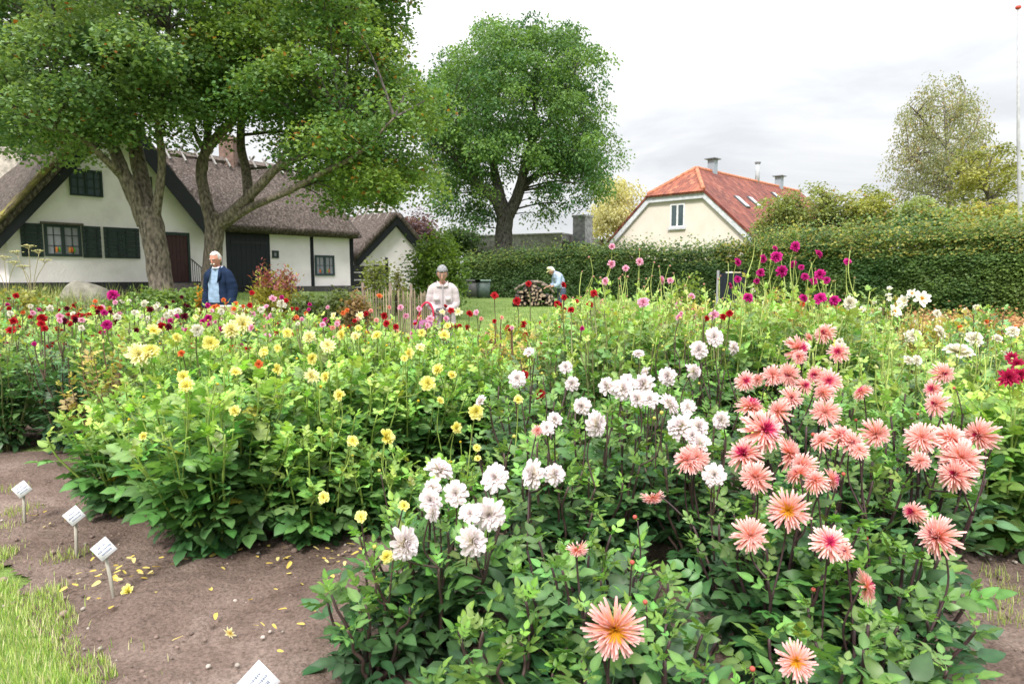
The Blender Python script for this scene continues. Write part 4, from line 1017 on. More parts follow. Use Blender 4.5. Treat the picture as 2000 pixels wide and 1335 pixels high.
def grow(H, Rr, nst, leaf, kindc, seed, detail=1, narrow=0, tmax=.97, spacing=None, skirt=1.):
    rs = np.random.default_rng(seed); stems = []; rows = []
    sp = spacing or leaf * 1.05
    for i in range(nst):
        a = i * 2.39996 + rs.uniform(-.3, .3); rr = Rr * .85 * math.sqrt((i + .5) / nst)
        h = H * (1 - .42 * (rr / Rr) ** 2.2) * rs.uniform(.84, 1.06)
        b = np.array([.16 * rr * math.cos(a), .16 * rr * math.sin(a), 0]); e = np.array([rr * math.cos(a), rr * math.sin(a), h])
        m = (b + e) / 2 + np.array([.14 * rr * math.cos(a), .14 * rr * math.sin(a), -.04 * h]) + rs.normal(0, .015, 3)
        t = np.linspace(0, 1, 7)[:, None]; pts = (1 - t) ** 2 * b + 2 * t * (1 - t) * m + t * t * e
        pts[1:-1] += rs.normal(0, .008, (5, 3)); stems.append(pts)
        L = np.linalg.norm(np.diff(pts, axis=0), axis=1).sum(); nn = max(3, int(L / sp)); ph = rs.uniform(0, 6.28)
        for k in range(nn):
            tt = .1 + (tmax - .1) * (k + .5) / nn
            if tt < .35 and rs.random() > skirt * (.35 + 1.1 * rr / Rr): continue
            x = tt * 6; j = min(5, int(x)); p = pts[j] + (pts[j + 1] - pts[j]) * (x - j)
            az = ph + k * 1.57 + rs.normal(0, .3)
            for sg in (0, math.pi):
                if rs.random() < .08: continue
                s = leaf * rs.uniform(.75, 1.25) * (1.05 if tt < .7 else 1.05 - 1.7 * (tt - .7)) * (1 if tt > .2 else .85)
                el = (-.45 + 1.25 * tt) + rs.normal(0, .22)
                q = az + sg + rs.normal(0, .2)
                rows.append((*p, math.cos(q) * math.cos(el), math.sin(q) * math.cos(el), math.sin(el), s, tt))
        if detail or True:      # leafy tip
            for k in range(3):
                q = rs.uniform(0, 6.28); el = rs.uniform(.5, 1.2)
                rows.append((*pts[-1], math.cos(q) * math.cos(el), math.sin(q) * math.cos(el), math.sin(el), leaf * rs.uniform(.3, .55), 1.))
    A = np.array(rows); g = GB()
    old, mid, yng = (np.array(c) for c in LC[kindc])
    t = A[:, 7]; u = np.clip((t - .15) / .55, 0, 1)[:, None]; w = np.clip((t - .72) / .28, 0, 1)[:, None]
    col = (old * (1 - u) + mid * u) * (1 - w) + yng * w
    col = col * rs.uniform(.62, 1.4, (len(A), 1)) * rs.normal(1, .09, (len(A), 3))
    yl = rs.random(len(A)) < (0 if kindc in ('white', 'coral') else .007 if kindc != 'dry' else .2); col[yl] = np.array([.42, .4, .07])
    vi = rs.integers(0, 4, len(A)); up = np.array([0, 0, 1.]) + rs.normal(0, .28, (len(A), 3)) + A[:, 3:6] * .15
    M = frames(A[:, 3:6], up) * A[:, 6][:, None, None]
    for k in range(4):
        s = vi == k; tv, tq, tt_ = CLEAF[(detail, narrow)][k]
        ns = 5 if detail else 3; rb_ = rib(tv, ns, 0)
        g.inst(tv, tq, tt_, M[s], A[s, :3], col[s][:, None, :] * rb_[None, :, None])
    return g, stems

# ------------------------------------------------------------------ blossoms (radius 1, facing +z)
def petal_tpl(w, cup, point, n=4, quill=False):
    ys = np.linspace(0, 1, n + 1); V = []
    for y in ys:
        if quill: ww = w * (.62 + .38 * min(1, y * 1.6)) * (1 - y ** 9 * .45)
        elif point: ww = w * (.45 + .55 * math.sin(math.pi * min(1, y * 1.05) ** .7)) * (1 - y ** 5 * .82)
        else: ww = w * (.4 + .6 * math.sin(math.pi * .5 * min(1, y * 1.4))) * (1 - y ** 8 * .5)
        V += [[-ww, y, cup * ww], [0, y, 0], [ww, y, cup * ww]]
    Q = [[3 * k + i, 3 * k + i + 1, 3 * k + i + 4, 3 * k + i + 3] for k in range(n) for i in (0, 1)]
    return np.array(V), Q

def bloom(kindb, seed):
    """returns (petals GB, centre GB)"""
    rs = np.random.default_rng(seed); P = dict(
        cactus=(150, .056, 1.0, True, -.62, 1.3, .5, [(.85, .42, .12), (.85, .34, .27), (.87, .42, .38), (.9, .66, .65)]),
        cactusy=(140, .05, 1.0, True, -.4, 1.25, .55, [(.8, .42, .02), (.85, .45, .24), (.86, .4, .38), (.9, .6, .61)]),
        white=(120, .17, .55, False, -.65, 1.35, .34, [(.78, .73, .36), (.81, .765, .66), (.81, .755, .765), (.8, .72, .77)]),
        yellow=(70, .22, .5, False, -.35, 1.35, .34, [(.72, .54, .02), (.82, .72, .08), (.85, .8, .2), (.87, .84, .38)]),
        pale=(96, .18, .5, True, -.45, 1.35, .32, [(.76, .62, .06), (.84, .77, .24), (.86, .82, .42), (.87, .85, .56)]),
        magenta=(84, .22, .7, False, -.75, 1.35, .36, [(.2, .004, .06), (.4, .006, .14), (.52, .012, .2), (.6, .04, .3)]),
        pink=(70, .21, .6, False, -.55, 1.35, .34, [(.7, .14, .2), (.74, .2, .33), (.78, .34, .5), (.8, .52, .66)]),
        red=(62, .24, .6, False, -.5, 1.35, .36, [(.16, .004, .01), (.3, .006, .014), (.42, .012, .02), (.45, .02, .03)]),
        maroon=(60, .22, .6, True, -.5, 1.35, .36, [(.03, .002, .006), (.07, .004, .012), (.1, .006, .02), (.12, .01, .03)]),
        crimson=(64, .17, .8, True, -.4, 1.3, .4, [(.2, .004, .03), (.36, .006, .05), (.46, .012, .08), (.5, .06, .13)]),
        orange=(56, .22, .6, False, -.4, 1.35, .36, [(.6, .1, .02), (.68, .14, .03), (.74, .18, .05), (.76, .24, .09)]),
        salmon=(60, .22, .6, False, -.45, 1.35, .36, [(.66, .2, .08), (.72, .26, .18), (.76, .33, .27), (.8, .44, .4)]),
        cream=(80, .2, .6, False, -.6, 1.35, .34, [(.68, .62, .24), (.74, .7, .5), (.76, .73, .62), (.77, .75, .68)]),
        single=(14, .22, .35, True, -.05, .35, .9, [(.74, .5, .05), (.8, .7, .3), (.82, .77, .5), (.83, .79, .6)]),
        openwhite=(26, .2, .4, False, -.1, .6, .75, [(.74, .66, .2), (.82, .8, .62), (.83, .82, .76), (.83, .82, .78)]))[kindb]
    n, w, cup, pt, e0, e1, Lin, cols = P
    tv, tq = petal_tpl(w, cup, pt, 4, kindb.startswith('cactus')); k = len(tv); ys = tv[:, 1]
    stops = np.array(cols); vc = np.array([np.interp(ys, [0, .35, .7, 1], stops[:, i]) for i in range(3)]).T
    e0 += rs.uniform(-.2, .3); w *= rs.uniform(.88, 1.15)
    t = np.arange(n) / (n - 1); ph = np.arange(n) * 2.39996 + rs.normal(0, .12, n)
    el = e0 + (e1 - e0) * t ** .85 + rs.normal(0, .1, n)
    L = (1 + (Lin - 1) * t ** 1.1) * rs.uniform(.82, 1.08, n); r0 = .1 * (1 - t)
    f = np.stack([np.cos(ph) * np.cos(el), np.sin(ph) * np.cos(el), np.sin(el)], 1)
    up = np.stack([-np.cos(ph) * np.sin(el), -np.sin(ph) * np.sin(el), np.cos(el)], 1) + rs.normal(0, .1, (n, 3))
    M = frames(f, up) * L[:, None, None]; M[:, :, 0] *= (.75 + .5 * (1 - t))[:, None]
    T = np.stack([np.cos(ph) * r0, np.sin(ph) * r0, .02 + .05 * t], 1)
    g = GB(); c = vc[None] * rs.uniform(.9, 1.08, (n, 1, 1)) * np.ones((n, k, 1))
    if kindb == 'cactusy': c[int(n * .82):] = np.array([.75, .4, .03])
    if kindb == 'cactus':
        if seed % 2 == 0:      # heart still closed and magenta
            k0 = int(n * .8); c[k0:] = np.array([.62, .05, .18]) * rs.uniform(.8, 1.15, (n - k0, 1, 1)); c[int(n * .62):k0, :, 1] = c[int(n * .62):k0, :, 1] * .8
    # recurve of the petal
    tv2 = tv.copy(); tv2[:, 2] += (-.1 if kindb in ('cactus', 'cactusy', 'single') else .12) * ys ** 2
    g.inst(tv2, tq, [], M, T, c)
    g.ell((0, 0, -.06), (.2, .2, .12), (.1, .18, .05), 8, 5)                      # calyx
    for j in range(6):
        a = j * 1.047; v, q, tt = leaflet(3, .5, .2, .22); v = rot_z(v * .38, a) + np.array([0, 0, -.08]); g.add(v, q, tt, (.13, .23, .06))
    ce = GB()
    return g, ce

def centre(kindc, seed):
    rs = np.random.default_rng(seed); g = GB()
    if kindc == 'magenta':      # unopened heart of a cactus dahlia
        n = 34; t = np.arange(n) / (n - 1); ph = np.arange(n) * 2.39996; el = .35 + 1.1 * t
        f = np.stack([np.cos(ph) * np.cos(el), np.sin(ph) * np.cos(el), np.sin(el)], 1)
        up = np.stack([-np.cos(ph) * np.sin(el), -np.sin(ph) * np.sin(el), np.cos(el)], 1)
        tv, tq = petal_tpl(.2, .5, True, 3); M = frames(f, up) * (.36 * rs.uniform(.8, 1.1, n))[:, None, None]
        g.inst(tv, tq, [], M, np.tile([[0, 0, .12]], (n, 1)), np.array([[.55, .03, .13]]) * rs.uniform(.7, 1.2, (n, 1)))
    else:
        cc = dict(yellow=(.72, .36, .02), dark=(.12, .05, .02), green=(.4, .42, .05))[kindc]
        for j in range(46):
            r = .24 * math.sqrt((j + .5) / 46); a = j * 2.39996; g.ell((r * math.cos(a), r * math.sin(a), .2 - r * .3 + rs.uniform(0, .05)), (.035, .035, .07), np.array(cc) * rs.uniform(.7, 1.2), 5, 4)
        g.ell((0, 0, .12), (.25, .25, .1), np.array(cc) * .7, 8, 5)
    return g

BLOOM = {}
def blossom_mesh(kindb):
    v = random.randrange(6)
    if (kindb, v) not in BLOOM: BLOOM[(kindb, v)] = bloom(kindb, 100 + v)[0].mesh('blossom_' + kindb, MAT['petal'])
    return BLOOM[(kindb, v)]
CENTRE = {}
def centre_mesh(c):
    if c not in CENTRE: CENTRE[c] = centre(c, 5).mesh('centre_' + c, MAT['petal'])
    return CENTRE[c]
BUD = {}
def bud_mesh(col, key):
    if key not in BUD:
        g = GB(); g.ell((0, 0, .35), (.8, .8, .75), col, 9, 6)
        for j in range(7):
            a = j * .9; v, q, t = leaflet(3, -.25, .2, .34); v = v * 1.1; v[:, [1, 2]] = v[:, [1, 2]] @ np.array([[.75, .66], [-.66, .75]]); g.add(rot_z(v, a) + np.array([0, 0, -.35]), q, t, (.2, .3, .06))
        for j in range(6):
            a = j * 1.05 + .4; v, q, t = leaflet(3, .5, .2, .2); g.add(rot_z(v * 1.1, a) + np.array([0, 0, -.4]), q, t, (.16, .27, .06))
        BUD[key] = g.mesh('bud_' + key, MAT['petal'])
    return BUD[key]
BUDC = dict(cactus=(.55, .13, .1), white=(.6, .55, .14), yellow=(.62, .45, .03), magenta=(.3, .22, .1), pink=(.5, .25, .2), cream=(.55, .55, .25))

def aim(nrm, spin):
    z = Vector(nrm).normalized(); q = z.to_track_quat('Z', 'Y'); return (q.to_matrix() @ Matrix.Rotation(spin, 3, 'Z'))

PLANTS = []
class Plant:
    def __init__(s, X, Y, Rr, H, kinds, label, kindc, front=True, group=None, **kw):
        s.X, s.Y, s.R, s.H, s.kinds, s.label, s.kindc, s.front = X, Y, Rr, H, kinds, label, kindc, front
        s.kw, s.group, s.fl, s.stems, s.bloomkind = kw, group, [], None, None
        PLANTS.append(s)
    def canopy(s, x, y):
        r2 = ((x - s.X) ** 2 + (y - s.Y) ** 2) / (s.R + .1) ** 2
        return s.H * (1 - .5 * r2 ** 1.3) if r2 < 1 else -1

# ---- the plants one can tell apart, front to back
def FP(X, Y, Rr, H, kinds, label, kindc, **kw): return Plant(X, Y, Rr, H, kinds, label, kindc, True, kw.pop('group', None), **kw)
gy, gw, gc = 'yellow dahlias in the left bed', 'white dahlias in the middle', 'coral cactus dahlias at the front'
FP(-1.64, 3.55, .66, .98, 'yellow', 'broad leafy dahlia bush with few small yellow blooms behind the white name signs', 'yellow', nst=34, leaf=.088, group=gy)
FP(-2.42, 4.05, .5, .82, 'yellow', 'lower yellow dahlia bush at the left end of its row, above the farthest sign', 'yellow', nst=24, leaf=.085, group=gy)
FP(-1.15, 4.1, .6, 1.02, 'yellow', 'dense yellow dahlia bush over the bare soil, with one bloom near the ground', 'yellow', nst=32, leaf=.085, group=gy)
FP(-.72, 4.55, .55, 1.02, 'yellow', 'yellow dahlia bush with two round yellow blooms facing the viewer', 'yellow', nst=28, leaf=.082, group=gy)
FP(-.25, 5.05, .55, 1.0, 'yellow', 'yellow dahlia bush at the right end of its row, beside the white dahlias', 'yellow', nst=26, leaf=.08, group=gy)
FP(-2.25, 4.7, .58, 1.12, 'yellow pale', 'yellow dahlia bush carrying the largest pale yellow bloom at left', 'yellow', nst=26, leaf=.08, group=gy)
FP(-1.75, 5.15, .55, 1.15, 'yellow pale', 'yellow dahlia bush with a pair of big pale blooms below the man', 'yellow', nst=24, leaf=.08, group=gy)
FP(-1.25, 5.4, .55, 1.1, 'yellow pale', 'yellow dahlia bush with several pale ragged blooms, middle of the back row', 'yellow', nst=24, leaf=.078, group=gy)
FP(-.75, 5.75, .55, 1.06, 'yellow pale', 'yellow dahlia bush directly below the woman with the phone', 'yellow', nst=24, leaf=.078, group=gy)
FP(-.3, 2.5, .4, .72, 'white', 'white dahlia plant with a low cluster of large lilac white blooms', 'white', nst=20, leaf=.088, group=gw, narrow=1)
FP(.12, 2.95, .42, .85, 'white', 'white dahlia plant with two blooms side by side beyond the low cluster', 'white', nst=20, leaf=.085, group=gw, narrow=1)
FP(.42, 3.2, .45, .92, 'white', 'white dahlia plant with one broad flat bloom on a dark stem', 'white', nst=22, leaf=.085, group=gw, narrow=1)
FP(.08, 4.0, .42, .95, 'white', 'white dahlia plant with few spiky white blooms next to the yellow row', 'white', nst=18, leaf=.08, group=gw, narrow=1)
FP(.82, 3.7, .48, 1.0, 'white', 'white dahlia plant with a dense crowd of drooping white blooms', 'white', nst=22, leaf=.082, group=gw, narrow=1)
FP(.95, 3.05, .4, .9, 'white', 'white dahlia plant touching the coral dahlias on its right', 'white', nst=18, leaf=.082, group=gw, narrow=1)
FP(1.2, 4.3, .45, 1.12, 'white openwhite', 'white dahlia plant with small blooms under the pink dahlias', 'white', nst=20, leaf=.08, group=gw, narrow=1)
FP(1.38, 2.8, .48, .92, 'cactus', 'coral cactus dahlia plant with the biggest crowd of blooms', 'coral', nst=26, leaf=.082, group=gc, narrow=1)
FP(1.0, 2.35, .42, .76, 'cactus', 'coral cactus dahlia plant with one big bloom facing out of a leafy gap', 'coral', nst=22, leaf=.085, group=gc, narrow=1)
FP(1.78, 2.88, .4, .95, 'cactus', 'coral cactus dahlia plant with five heavy blooms piled together at right', 'coral', nst=22, leaf=.082, group=gc, narrow=1)
FP(1.6, 3.4, .46, 1.1, 'cactus', 'coral cactus dahlia plant behind, its topmost blooms highest of all', 'coral', nst=22, leaf=.08, group=gc, narrow=1)
FP(2.2, 3.45, .4, .98, 'cactus', 'coral cactus dahlia plant with three blooms above each other', 'coral', nst=18, leaf=.08, group=gc, narrow=1)
FP(.42, 1.85, .36, .5, 'cactus', 'low coral cactus dahlia with one very large bloom nearest the viewer', 'coral', nst=18, leaf=.085, group=gc, narrow=1)
FP(1.0, 1.85, .38, .52, 'cactus', 'low coral cactus dahlia with an orange hearted bloom at the bottom edge', 'coral', nst=18, leaf=.085, group=gc, narrow=1)
FP(1.32, 2.2, .36, .66, 'cactus', 'coral cactus dahlia beside the bare path with one shaggy drooping bloom', 'coral', nst=20, leaf=.085, group=gc, narrow=1)
FP(.28, 2.25, .42, .62, 'cactus', 'dark leafy coral dahlia with one withered hanging bloom', 'coral', nst=24, leaf=.088, group=gc, narrow=1)
FP(-.52, 2.3, .26, .44, '', 'small young dahlia without blooms standing alone on the soil', 'white', nst=9, leaf=.088, narrow=1)
FP(-.02, 1.98, .3, .42, '', 'low leafy dahlia without blooms at the bottom edge', 'white', nst=13, leaf=.09, narrow=1)
FP(-.35, 3.85, .3, .42, 'yellow', 'low sprawling yellow dahlia at the end of the bare soil', 'yellow', nst=10, leaf=.075)
FP(-1.12, 3.62, .42, .66, 'yellow', 'low yellow dahlia clump at the front of its row, above the scattered petals', 'yellow', nst=18, leaf=.082, group=gy)
FP(-.78, 3.72, .34, .5, 'yellow', 'low spreading yellow dahlia in the gap between the yellow and white rows', 'yellow', nst=14, leaf=.08, group=gy)
FP(2.62, 3.45, .42, .95, 'crimson', 'lime green dahlia bush with shaggy crimson blooms at the right edge', 'lime', nst=22, leaf=.085)
FP(2.95, 3.75, .45, .95, 'crimson', 'second lime green dahlia bush, behind the crimson blooms', 'lime', nst=20, leaf=.08)
FP(2.05, 4.2, .45, 1.06, 'cream', 'creamy white dahlia plant with nodding blooms behind the coral row', 'tall', nst=18, leaf=.075)
FP(2.6, 4.25, .45, 1.06, 'cream', 'creamy white dahlia plant carrying one huge domed bloom', 'tall', nst=18, leaf=.075)
FP(3.15, 4.5, .45, 1.02, 'cream', 'creamy white dahlia plant in front of the orange bedding', 'tall', nst=18, leaf=.075)
FP(2.7, 5.1, .45, 1.22, 'openwhite cream', 'tall lanky dahlia with open white blooms against the dark hedge', 'tall', nst=16, leaf=.07, narrow=1)
FP(3.2, 5.5, .45, 1.1, 'openwhite cream', 'lanky dahlia with leaning bare stalks before the right hedge', 'tall', nst=16, leaf=.07, narrow=1)
FP(1.72, 5.0, .45, 1.42, 'magenta', 'magenta pompon dahlia plant in front of the hedge gate', 'tall', nst=18, leaf=.075)
FP(2.12, 5.1, .48, 1.5, 'magenta', 'tallest magenta pompon dahlia plant with many blooms', 'tall', nst=20, leaf=.075)
FP(2.5, 5.0, .45, 1.42, 'magenta', 'magenta pompon dahlia plant at the right of its group', 'tall', nst=18, leaf=.075)
FP(.8, 5.0, .48, 1.42, 'pink', 'tall pink dahlia plant standing clear against the dark hedge', 'tall', nst=18, leaf=.075)
FP(1.22, 5.25, .48, 1.42, 'pink', 'pink dahlia plant with lilac pink blooms below the cream house', 'tall', nst=18, leaf=.075)

FP(.5, 5.35, .45, 1.34, 'pink', 'tall leafy dahlia left of the pink dahlias, nearly bloomless', 'tall', nst=18, leaf=.072)
FP(1.05, 5.75, .45, 1.38, 'pink', 'leafy tall dahlia behind the pink dahlias, with small pale blooms', 'tall', nst=18, leaf=.072)
FP(1.62, 5.7, .45, 1.34, 'pink', 'leafy tall dahlia between the pink and the magenta dahlias', 'tall', nst=18, leaf=.072)
FP(2.85, 5.6, .42, 1.36, 'magenta', 'lanky dahlia with many seed heads right of the magenta dahlias', 'tall', nst=15, leaf=.068, narrow=1)
# ---- the field behind: jittered rows
rsF = np.random.default_rng(77); y = 4.55; row = 0
while y < 17:
    x = -.82 * y - .5 + (row % 2) * .28; sp = .56 if y < 9.8 else .8
    while x < .82 * y + .5:
        xx, yy = x + rsF.normal(0, .09), y + rsF.normal(0, .09); x += sp
        if bed_d(xx, yy) < .55 or yy > far_edge(xx): continue
        if xx > 3.2 and yy > 8.2 or yy > 10.2: continue
        if any(p.front and math.hypot(p.X - xx, p.Y - yy) < (.46 if p.Y > 4.9 else .52) for p in PLANTS): continue
        if math.hypot(xx + 1.03, yy - 9.8) < .6 or math.hypot(xx + 4.5, yy - 10.1) < .6: continue
        if math.hypot(xx + 4.3, yy - 9.4) < .5: continue
        H = rsF.uniform(.9, 1.12) - .16 * sstep(7, 8.6, yy) * sstep(-4, -2, xx) * (1 - sstep(-.7, -.2, xx)) + (.08 if xx < -3 else 0) + .28 * sstep(-.1, .8, xx) * (1 - .3 * sstep(6.5, 7.6, yy))
        if xx / yy > .6: H -= .2
        Plant(xx, yy, .4, H, 'field', None, 'field', front=False)
    y += sp * .9; row += 1
FIELD = [p for p in PLANTS if not p.front]
for p in FIELD:
    if (p.X > .3 and p.Y > 6.0 and rsF.random() < .3) or rsF.random() < .06: p.kindc = 'dry'
    elif rsF.random() < .38: p.kindc = 'dark'

# ---- blossoms read off the photograph: (x, y, diameter) in its pixels
FL = dict(
cactus=[(1610, 650, 42), (1580, 660, 24), (1557, 681, 52), (1561, 697, 32), (1638, 688, 40), (1456, 744, 38), (1480, 742, 28), (1509, 732, 40), (1540, 732, 46), (1593, 732, 34), (1618, 744, 48), (1570, 754, 32), (1545, 777, 46), (1608, 768, 40), (1465, 796, 54), (1521, 804, 52), (1612, 805, 56), (1684, 765, 42), (1490, 840, 80), (1710, 846, 60), (1641, 852, 56), (1605, 861, 44), (1663, 864, 46), (1678, 878, 40), (1455, 888, 66), (1540, 885, 60), (1569, 909, 52), (1476, 932, 60), (1560, 927, 50), (1593, 939, 50), (1623, 936, 42), (1359, 894, 60), (1342, 899, 54), (1800, 855, 60), (1857, 855, 66), (1914, 849, 60), (1878, 894, 72), (1866, 927, 68), (1842, 729, 44), (1822, 760, 36), (1828, 789, 48), (1797, 900, 36), (1540, 995, 84), (1275, 970, 46), (1465, 1045, 70), (1620, 1060, 66), (1650, 1075, 34), (1785, 1000, 46), (1835, 1048, 82), (1690, 1145, 66), (1200, 1225, 128), (1555, 1290, 82), (1128, 1070, 44), (1050, 840, 24)],
white=[(1010, 739, 36), (1105, 717, 26), (1117, 749, 30), (939, 783, 24), (1084, 818, 30), (1068, 835, 32), (1166, 827, 54), (1136, 793, 38), (1185, 754, 34), (1217, 758, 44), (1257, 751, 46), (1245, 778, 34), (1269, 778, 40), (1304, 734, 34), (1309, 788, 46), (1343, 795, 34), (1260, 726, 24), (1247, 690, 20), (1033, 687, 20), (1330, 832, 54), (858, 916, 56), (966, 933, 52), (1041, 925, 60), (1083, 926, 42), (844, 953, 36), (841, 977, 46), (890, 963, 48), (846, 1000, 40), (918, 1002, 42), (955, 1004, 66), (923, 1056, 68), (789, 1061, 64), (1365, 683, 36), (1355, 725, 34), (1395, 658, 34), (1433, 678, 30), (1365, 832, 40), (1408, 820, 36), (1366, 866, 46), (1395, 927, 46), (1225, 745, 30), (1352, 850, 30)],
yellow=[(295, 685, 28), (300, 645, 26), (345, 659, 20), (359, 736, 24), (363, 752, 30), (412, 670, 30), (460, 726, 22), (517, 688, 22), (561, 650, 20), (667, 654, 18), (736, 654, 22), (636, 736, 20), (541, 720, 22), (609, 700, 22), (458, 802, 22), (663, 772, 22), (836, 748, 30), (855, 722, 24), (882, 732, 20), (798, 690, 22), (868, 654, 24), (874, 636, 14), (824, 650, 16), (930, 804, 30), (1012, 780, 18), (860, 782, 16), (689, 860, 24), (755, 853, 32), (891, 835, 24), (931, 874, 15), (632, 971, 24), (705, 1009, 24), (789, 987, 22), (755, 1087, 28), (280, 851, 18), (542, 680, 15), (515, 690, 12), (700, 640, 14), (790, 700, 14), (933, 895, 14)],
pale=[(271, 691, 46), (474, 632, 40), (452, 644, 38), (604, 658, 26), (640, 674, 32), (608, 734, 32), (821, 678, 20), (694, 656, 18), (288, 694, 26)],
magenta=[(1554, 481, 24), (1517, 501, 24), (1527, 529, 26), (1491, 505, 20), (1441, 512, 20), (1549, 516, 16), (1599, 496, 18), (1601, 536, 24), (1485, 532, 18), (1478, 549, 14), (1441, 545, 16), (1426, 557, 13), (1461, 581, 21), (1570, 582, 18), (1602, 582, 25), (1629, 586, 24), (1514, 484, 13), (1565, 522, 13), (1572, 540, 16), (1589, 549, 16), (1615, 547, 15), (1655, 510, 16)],
pink=[(1194, 516, 17), (1222, 524, 13), (1249, 511, 15), (1182, 549, 15), (1292, 547, 18), (1256, 590, 21), (1195, 481, 13), (1326, 619, 13), (1309, 548, 12), (1330, 612, 11)],
crimson=[(1976, 698, 26), (1970, 737, 38), (1992, 732, 32), (1986, 710, 26)],
cream=[(1783, 656, 28), (1836, 648, 26), (1903, 661, 30), (1872, 686, 50), (1978, 646, 24), (1774, 703, 20), (1791, 703, 20), (1830, 612, 16), (1660, 591, 26), (1948, 660, 17), (1575, 676, 16), (1640, 668, 18)],
openwhite=[(1766, 589, 26), (1782, 574, 20), (1800, 583, 30), (1747, 608, 26)])
FLF = dict(   # on the plants of the field
red=[(26, 627, 14), (82, 621, 17), (81, 632, 15), (87, 641, 13), (492, 572, 10), (488, 596, 11), (559, 587, 9), (569, 603, 8), (580, 603, 8), (715, 613, 10), (692, 626, 9), (750, 617, 15), (755, 632, 13), (773, 638, 12), (881, 606, 12), (917, 612, 14), (966, 577, 14), (1009, 588, 15), (1032, 554, 12), (1100, 556, 13), (1102, 580, 12), (1160, 572, 14), (1152, 595, 14), (1115, 605, 13), (966, 627, 9), (870, 598, 9), (146, 620, 12), (1412, 618, 14), (1380, 622, 12), (316, 638, 16), (1425, 612, 13)],
maroon=[(126, 626, 14), (147, 624, 13), (293, 604, 14), (361, 618, 16), (355, 580, 9), (131, 602, 11), (216, 609, 10), (191, 608, 10)],
pink=[(64, 611, 10), (117, 618, 13), (117, 626, 12), (160, 625, 12), (225, 590, 10), (533, 583, 13), (520, 598, 9), (630, 634, 12), (658, 632, 11), (590, 623, 9), (565, 617, 8), (793, 617, 12), (782, 600, 11), (840, 623, 14), (871, 622, 12), (930, 610, 11), (819, 603, 11), (835, 635, 11), (1395, 615, 18), (1000, 640, 8), (640, 600, 8)],
magenta=[(220, 575, 21), (204, 611, 13), (209, 634, 18), (67, 671, 9), (406, 596, 11), (407, 621, 14), (550, 580, 9), (605, 594, 8), (1137, 641, 10), (603, 604, 8)],
cream=[(98, 602, 13), (142, 612, 10), (159, 640, 13), (386, 644, 23), (335, 612, 16), (348, 606, 14), (281, 594, 10), (20, 612, 11), (550, 593, 18), (510, 605, 14), (432, 608, 13), (582, 632, 8), (60, 598, 9), (262, 610, 10), (325, 616, 11)],
orange=[(186, 588, 9), (437, 586, 10), (598, 612, 9), (670, 611, 10), (678, 606, 9), (505, 711, 16), (741, 578, 11), (579, 619, 9), (45, 610, 8), (355, 690, 14), (475, 598, 8)],
salmon=[(724, 607, 9), (650, 640, 10), (660, 628, 10), (700, 622, 10), (735, 625, 9), (820, 622, 9), (940, 622, 9), (980, 620, 8), (760, 600, 8)],
single=[(703, 616, 18), (652, 616, 15), (864, 609, 14), (895, 609, 17)])

def locate(px, py, kindf, field):
    d = ray(px, py); cand = [p for p in PLANTS if (kindf in p.kinds.split() if not field else not p.front)]
    hitp, Yh = None, None
    for Y in np.arange(1.3, 10.5, .03):
        q = np.array([0, 0, CAMH]) + d * (Y / d[1])
        for p in PLANTS:
            if abs(p.X - q[0]) < p.R + .1 and abs(p.Y - q[1]) < p.R + .1 and q[2] <= p.canopy(q[0], q[1]) + .05:
                hitp, Yh = p, Y; break
        if hitp: break
    def cost(p, Y=None):
        q = np.array([0, 0, CAMH]) + d * ((Y or p.Y) / d[1])
        return abs(q[0] - p.X) / (p.R + .1) + (abs(q[1] - p.Y) / (p.R + .1) if Y else 0) + max(0, q[2] - p.H - .1) * 2.5 + (max(0, p.H * .6 - q[2]) * 3 if not Y else 0)
    if hitp is not None:
        best = min(cand, key=lambda p: cost(p, Yh))
        if cost(best, Yh) < 2.4: return best, Yh - .03
        return (hitp, Yh - .03)
    best = min(cand, key=cost)
    return best, best.Y + random.uniform(-.12, .05)

for dct, field in ((FL, False), (FLF, True)):
    for kf, lst in dct.items():
        for px, py, dm in lst:
            p, Y = locate(px, py, kf, field); q = at(px, py, Y); dep = Y
            p.fl.append((q, dm / 2 / FPX * dep, kf, (px, py)))
            if p.front is False and p.bloomkind is None: p.bloomkind = kf

# ---- field foliage prototypes
PROT = {}
for kc in ('field', 'dark', 'dry'):
    for v in range(5):
        g, st = grow(1., .42, 17, (.078, .066, .072, .084, .062)[v], kc, 300 + v, detail=0, narrow=v % 2, spacing=.078)
        for pts in st: g.tube(pts, np.linspace(.008, .004, 7), 4, STEMC[kc], caps=False, mi=1)
        PROT[(kc, v)] = (g.mesh('foliage_' + kc, [MAT['leaf'], MAT['stem']]), [s[-1] for s in st], st)

def add_blossom(T, base, q, rad, kf, nrm, ctr=None):
    o = link('blossom', blossom_mesh(kf), T); o.matrix_local = Matrix.Translation(Vector(q - base)) @ aim(nrm, random.uniform(0, 6.28)).to_4x4() @ Matrix.Diagonal((rad * random.uniform(.9, 1.06), rad * random.uniform(.9, 1.06), rad * random.uniform(.7, 1.2), 1))
    if ctr:
        c = link('flower_centre', centre_mesh(ctr), o)
    return o

